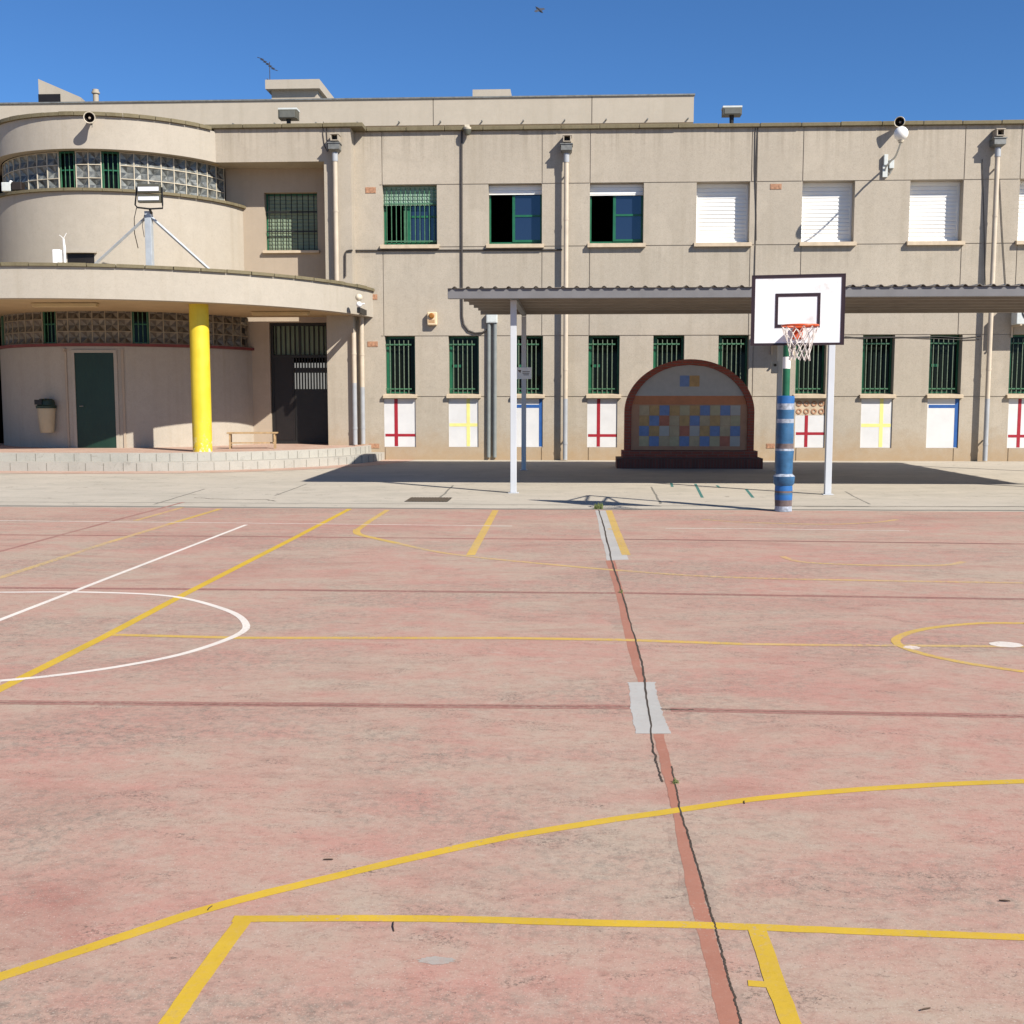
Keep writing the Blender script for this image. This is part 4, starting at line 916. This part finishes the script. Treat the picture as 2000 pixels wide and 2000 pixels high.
m=MB(); m.tube([(x-.12,F0-.05,z-.02),(x-.17,F0-.04,z-.2),(x-.1,F0-.04,z-.33),(x,F0-.04,z-.25),(x+.04,F0-.05,z-.1)],.008,6); m.tube([(x-.05,F0-.05,z),(x-.06,F0-.04,z-.2),(x+.02,F0-.04,z-.22),(x+.08,F0-.05,z-.1)],.007,6); m.build('wire','greycond',t)
# cameras
def camera_dome(px,py,Y,lab):
    c=onY(px,py,Y-.16); t=thing('security_camera',lab,'camera',(c.x,Y,c.z))
    m=MB(); m.box(c.x-.07,c.x+.05,Y-.18,Y-.001,c.z+.1,c.z+.17); m.lathe([(.09,.05),(.10,.1),(.06,.12)],c,14); m.build('bracket','hornbeige',t,smooth=True)
    m=MB(); m.lathe([(.10,.05),(.092,-.02),(.06,-.08),(.001,-.1)],c,14); m.build('dome','lampgrey',t,smooth=True); return t
camera_dome(913,257,F0,'small domed camera beside the dark conduit at the roof edge')
c=onY(701,585,27.75)
t=thing('security_camera','pale camera with ball joint at the right end of the entrance canopy','camera',(c.x,YP,c.z))
m=MB(); m.lathe([(.09*math.sin(math.pi*k/10),-.09*math.cos(math.pi*k/10)+.05) for k in range(11)],c,16); m.build('housing','hornbeige',t,smooth=True)
m=MB(); m.lathe([(.07*math.sin(math.pi*k/10),-.07*math.cos(math.pi*k/10)-.12) for k in range(11)],c,14); m.tube([c+Vector((0,0,-.12)),c+Vector((.14,0,-.1))],.02,6); m.build('dome','white',t,smooth=True)
m=MB(); m.box(c.x-.05,c.x+.03,c.y-.02,c.y+.9,c.z-.32,c.z-.19); m.build('bracket','black',t)
# siren
x,z=PX(845,623,F0),PZ(845,623,F0)
t=thing('alarm_siren','cream alarm siren box with an orange lamp on the facade','siren',(x,F0,z))
m=MB(); m.box(x-.125,x+.125,F0-.15,F0-.002,z-.17,z+.17); m.build('housing','siren',t,bevel=.025)
m=MB(); m.lathe([(.075,0),(.072,.03),(.05,.05),(.001,.055)],(x-.01,F0-.148,z+.07),16,0,(0,-1,0)); m.build('lamp','sirenor',t,smooth=True)
m=MB(); 
for k in range(3): m.box(x-.09,x+.07,F0-.154,F0-.149,z-.11+k*.032,z-.095+k*.032)
m.build('grille','sirenor',t)
# cable box over the grey conduits
x,z=PX(961,622,F0),PZ(961,622,F0)
t=thing('cable_box','pale grey plastic box where the black conduit meets two grey pipes','junction box',(x,F0,z))
m=MB(); m.box(x-.145,x+.145,F0-.13,F0-.002,z-.125,z+.125); m.build('housing','box',t,bevel=.015)
m=MB(); m.box(x-.12,x+.12,F0-.138,F0-.13,z-.10,z+.10); m.build('lid','box',t,bevel=.004)
# air conditioners
def aircon(x0,z0,lab,w=.80,h=.58):
    t=thing('air_conditioner',lab,'air conditioner',(x0,F0,z0),'air conditioners on the facade')
    m=MB(); m.box(x0,x0+w,F0-.56,F0-.2,z0,z0+h); m.build('casing','box',t,bevel=.015)
    m=MB(); cx,cz=x0+w*.42,z0+h/2
    m.lathe([(.24,0),(.24,.012),(.22,.012),(.22,.0)],(cx,F0-.56,cz),24,0,(0,-1,0))
    for r_ in (.06,.11,.16,.2): m.lathe([(r_,.004),(r_+.006,.008),(r_+.012,.004)],(cx,F0-.56,cz),20,0,(0,-1,0))
    m.build('fan_grille','black',t)
    m=MB()
    for q in (.08,w-.12): m.box(x0+q,x0+q+.04,F0-.6,F0-.002,z0-.035,z0-.002); m.box(x0+q,x0+q+.04,F0-.04,F0-.002,z0-.3,z0-.035)
    m.build('bracket','sill',t)
xa=PX(1986,620,F0-.56); za=PZ(1986,633,F0-.56)
aircon(xa,za,'pale air conditioner high on the wall at the right edge of the view',.85,.62)
aircon(PX(1508,640,F0-.56),PZ(1512,668,F0-.56),'air conditioner on the wall hidden behind the backboard',.75,.60)
# tripod floodlight on the canopy roof
TY=26.0; zr=KZ0+.3; x=PX(291.5,460,TY); zt=PZ(291,413,TY)
t=thing('mast_floodlight','twin bar floodlight on a braced steel post above the canopy','floodlight',(x,TY,zr))
m=MB(); m.box(x-.075,x+.075,TY-.075,TY+.075,zr,zt); m.box(x-.13,x+.13,TY-.13,TY+.13,zr,zr+.32); m.build('post','galv',t,bevel=.008)
for px,py,yb in ((197,506,26.1),(396,515,26.2)):
    e=onY(px,py,yb); e.z=zr if False else e.z; e=Vector((e.x,yb,e.z)); s=Vector((x,TY,PZ(291,420,TY)))
    d=(e-s); e2=s+d*((zr-s.z)/d.z); m=MB(); m.tube([s,e2],.035,4); m.box(e2.x-.09,e2.x+.09,yb-.09,yb+.09,zr,zr+.02); m.build('brace','galv',t)
fx0,fx1=PX(266,384,TY-.2),PX(317,384,TY-.2); fz=lambda y:PZ(291,y,TY-.2)
m=MB()
for a,b in ((360,377),(381,396)): m.box(fx0+.05,fx1-.03,TY-.27,TY-.14,fz(b),fz(a),0)
m.build('lamp_bar','lampgrey',t,bevel=.012)
m=MB()
for a,b in ((366,374),(385,392)): m.box(fx0+.075,fx1-.055,TY-.279,TY-.271,fz(b),fz(a),0)
m.build('lens','ledbar',t)
m=MB(); m.tube([(fx0+.02,TY-.2,fz(366)),(fx0-.03,TY-.2,fz(400)),(fx0+.02,TY-.2,fz(405)),((fx0+fx1)/2,TY-.2,fz(408)),(fx1-.0,TY-.2,fz(407)),(fx1,TY-.2,fz(400)),(fx1-.005,TY-.2,fz(366))],.02,6); m.tube([((fx0+fx1)/2,TY-.2,fz(408)),((fx0+fx1)/2-.02,TY-.05,fz(414))],.03,6); m.build('yoke','black',t)
m=MB(); m.tube([(fx0,TY-.19,fz(404)),(fx0-.1,TY-.1,fz(425)),(fx0-.22,TY+.2,fz(450)),(fx0-.3,TY+.6,fz(475))],.01,6); m.tube([(x-.06,TY-.1,fz(418)),(x-.11,TY-.12,fz(440)),(x-.08,TY-.1,fz(462))],.008,6); m.build('cable','cond',t)
# router box with antenna on the canopy
x,z=PX(113,499,26.3),PZ(113,488,26.3)
t=thing('antenna_box','white equipment box with a short white antenna on the canopy roof','equipment box',(x,26.3,zr))
m=MB(); m.box(x-.09,x+.09,26.2,26.4,zr,z); m.build('housing','white',t,bevel=.015)
m=MB(); m.tube([(PX(126,485,26.3),26.3,zr),(PX(126,485,26.3),26.3,PZ(126,484,26.3)),(PX(124,470,26.3),26.3,PZ(124,466,26.3))],[.03,.03,.022],8); m.tube([(PX(124,466,26.3),26.3,PZ(124,466,26.3)),(PX(130,455,26.3),26.3,PZ(130,455,26.3))],.008,6); m.tube([(PX(124,466,26.3),26.3,PZ(124,466,26.3)),(PX(116,459,26.3),26.3,PZ(116,459,26.3))],.007,6); m.build('antenna','white',t)
# bulkhead light on the left sill of the bay
a=ang_of(24,360,(CX,CY),3.45); q=P(3.42,a)
t=thing('sill_floodlight','small black floodlight with pale housing at the left of the bay sill','floodlight',(q.x,q.y,6.63))
m=MB(); m.box(q.x-.26,q.x-.02,q.y-.1,q.y+.1,6.64,6.86,0); m.build('housing','box',t,bevel=.02); m=MB(); m.box(q.x,q.x+.26,q.y-.13,q.y+.07,6.66,6.86); m.build('lamp_head','horndark',t,bevel=.02)
m=MB(); m.lathe([(.035,0),(.04,.04),(.001,.06)],(q.x-.06,q.y,6.86),10); m.build('knob','white',t)
# ------------------------------------------------------------------ bench, bin
by=27.0; b0,b1=PX(446,852,by),PX(541,845,by); bz=PZ(500,844,by)
a=math.atan2(.5,b1-b0)
t=thing('low_bench','low slatted wooden bench beside the open entrance','bench',((b0+b1)/2,by,.395))
def lb(m,x0,x1,y0,y1,z0,z1,mi=0): m.box(x0,x1,by+y0,by+y1,z0,z1,mi,R(10),((b0+b1)/2,by,0))
m=MB()
for k in range(3): lb(m,b0,b1,-.17+k*.12,-.07+k*.12,bz-.035,bz)
m.build('seat','wood',t,bevel=.006)
for xx in (b0+.05,b1-.09):
    for yy in (-.15,.11): m=MB(); lb(m,xx,xx+.04,yy,yy+.04,.396,bz-.036); m.build('leg','wood',t)
m=MB(); lb(m,b0+.05,b1-.05,-.02,.02,.52,.55); m.build('stretcher','wood',t)
a,q=drum_pt(90,815,GC,GR+.22); q2=Vector((GC[0]+(GR+.20)*math.sin(a),GC[1]-(GR+.20)*math.cos(a),0))
zb,zt_=PZ(92,845,q2.y),PZ(92,795,q2.y); zl=PZ(92,779,q2.y)
t=thing('litter_bin','beige litter bin with a dark green lid hung on the curved wall','bin',(q2.x,q2.y,zb))
m=MB(); m.lathe([(.001,zb),(.15,zb),(.165,zb+.03),(.215,zt_),(.2,zt_),(.15,zb+.05),(.001,zb+.05)],(q2.x,q2.y,0),22); m.build('body','bin',t,smooth=True)
m=MB(); m.lathe([(.235,zt_-.03),(.24,zt_+.03),(.21,zt_+.05),(.19,zl-.04),(.14,zl),(.001,zl+.01)],(q2.x,q2.y,0),22); m.build('lid','binlid',t,smooth=True)
m=MB(); m.box(q2.x-.18,q2.x-.0,q2.y-.235,q2.y-.16,zt_+.06,zl-.02); m.build('slot','black',t)
m=MB(); m.box(q2.x-.05,q2.x+.05,q2.y+.14,q2.y+.26,zb+.2,zt_-.05); m.build('bracket','zinc',t)
# drain grate
g0=onZ(793,978); g1=onZ(880,975)
m=MB(); ga=onZ(790,980).y; gb_=onZ(790,972).y; m.box(g0.x,g1.x,ga,gb_,-.02,.006); 
for k in range(14):
    x=g0.x+.03+(g1.x-g0.x-.06)*k/13; m.box(x-.012,x+.012,ga+.03,gb_-.03,.006,.012,1)
tag(m.build('drain_grate',['black','grate'],origin=(g0.x,ga,0)),'rusty iron drain grate set in the pale paving','drain grate')
# antenna on the roof housing
Ya=38.0; x=PX(527,150,Ya); zb=PZ(527,156,Ya)
t=thing('tv_antenna','thin television aerial standing on the boxy roof housing','antenna',(x,Ya,zb))
m=MB(); m.tube([(x,Ya,zb-.06),(x,Ya,PZ(527,121,Ya))],.012,6); m.build('mast','cond',t)
m=MB(); z=PZ(527,126,Ya); m.tube([(x-.2,Ya-.35,z+.1),(x+.08,Ya+.3,z-.08)],.014,6)
for k in range(6): 
    c=Vector((x-.2,Ya-.35,z+.1)).lerp(Vector((x+.08,Ya+.3,z-.08)),k/5); m.tube([c+Vector((-.12,.05,.05)),c+Vector((.12,-.05,-.05))],.011,5)
m.tube([(x-.1,Ya,z-.45),(x+.12,Ya,z-.6)],.012,5); m.tube([(x-.12,Ya,z-.7),(x+.1,Ya,z-.65)],.01,5); m.build('aerial','cond',t)
# bird
c=onY(1053,19,40.0); m=MB(); dd=Vector((.7,.1,-.55)).normalized()
m.tube([c-dd*.16,c-dd*.08,c,c+dd*.09,c+dd*.16],[.008,.04,.055,.04,.012],8); u=Vector((.5,.6,.35)).normalized()
for s in (-1,1): m.face([c-dd*.06,c+dd*.06,c+u*s*.26+dd*.06,c+u*s*.28-dd*.0]); m.face([c-dd*.06+Vector((0,0,.012)),c+dd*.06+Vector((0,0,.012)),c+u*s*.26+dd*.06+Vector((0,0,.006)),c+u*s*.28+Vector((0,0,.006))])
tag(m.build('bird','bird',origin=tuple(c)),'small dark bird flying high in the blue sky','bird')
# weeds and litter
def weed(px,py,n,h,lab):
    c=onZ(px,py); m=MB()
    for k in range(n):
        a=random.uniform(0,6.28); r_=random.uniform(0,.45)*h; b=c+Vector((r_*math.cos(a)*1.6,r_*math.sin(a),0)); l=random.uniform(.4,1)*h; dv=Vector((random.uniform(-.6,.6),random.uniform(-.6,.6),1)).normalized(); s=Vector((.07*h,.03*h,0))
        m.face([b-s,b+s,b+dv*l*.6+s*.8,b+dv*l]); m.face([b+dv*l*.4,b+dv*l*.4+Vector((.2,.08,.15))*h,b+dv*l*.7])
    return tag(m.build('weed','weed',origin=tuple(c)),lab,'weed')
weed(1168,994,34,.11,'green weed tuft growing at the far end of the long court crack')
weed(1318,1530,14,.03,'tiny weed growing in the foreground stretch of the court crack')
weed(1214,1158,12,.04,'tiny weed where a slab joint meets the long crack')
def twig(px,py,L,ang,lab,leaf=False):
    c=onZ(px,py); m=MB(); d=Vector((math.cos(ang),math.sin(ang),0)); n=Vector((-d.y,d.x,0))
    if leaf:
        m.grid([[c+d*(k/6-.5)*L+n*s*L*.09*math.sin(math.pi*k/6)+Vector((0,0,.003+.004*abs(s))) for k in range(7)] for s in (-1,0,1)])
    else: m.tube([c-d*L/2+Vector((0,0,.0025)),c+n*L*.04+Vector((0,0,.004)),c+d*L/2+Vector((0,0,.003))],.0018,5)
    return tag(m.build('dry_leaf' if leaf else 'twig','leaf',origin=tuple(c)),lab,'leaf' if leaf else 'twig')
twig(769,1811,.06,R(100),'thin twig just below the straight yellow line in the foreground')
twig(641,1681,.035,R(5),'dark dry leaf above the curved yellow line',True)
twig(1962,1762,.035,R(-8),'dark dry leaf near the right edge of the court',True)
twig(1808,1974,.03,R(20),'dry leaf near the bottom right of the court',True)
twig(410,1775,.03,R(80),'short twig lying across the curved yellow line')
twig(1454,1568,.03,R(85),'short twig lying on the curved yellow line right of the crack')
# ------------------------------------------------------------------ camera, light, world
cam=bpy.data.cameras.new('camera'); co=bpy.data.objects.new('camera',cam); COL.objects.link(co); sc.camera=co
cam.sensor_width=36; cam.lens=36*FPX/2000; cam.clip_end=5000; cam.clip_start=.05
co.location=EYE; co.rotation_euler=(R(90)-PITCH,0,YAW)
LD=Vector((-.94,.87,-1.0)).normalized()
sl=bpy.data.lights.new('sun','SUN'); so=bpy.data.objects.new('sun',sl); COL.objects.link(so)
sl.energy=5.0; sl.angle=R(.5); sl.color=(1.0,.95,.87)
so.rotation_euler=LD.to_track_quat('-Z','Y').to_euler()
w=bpy.data.worlds.new('World'); sc.world=w; w.use_nodes=True; nt=w.node_tree
bg=nt.nodes['Background']; sky=nt.nodes.new('ShaderNodeTexSky'); sky.sky_type='NISHITA'; sky.sun_disc=False
sky.sun_elevation=math.asin(-LD.z); sky.sun_rotation=math.atan2(-LD.x,-LD.y); sky.altitude=50; sky.air_density=0.8; sky.dust_density=.0; sky.ozone_density=6.0
nt.links.new(mix(nt,1.0,sky.outputs[0],(.80,1.16,1.42),'MULTIPLY'),bg.inputs[0]); bg.inputs[1].default_value=.06
vs=sc.view_settings; vs.view_transform='Standard'; vs.look='None'; vs.exposure=.6; vs.gamma=1
sc.render.engine='CYCLES'; sc.render.resolution_x=1024; sc.render.resolution_y=1024
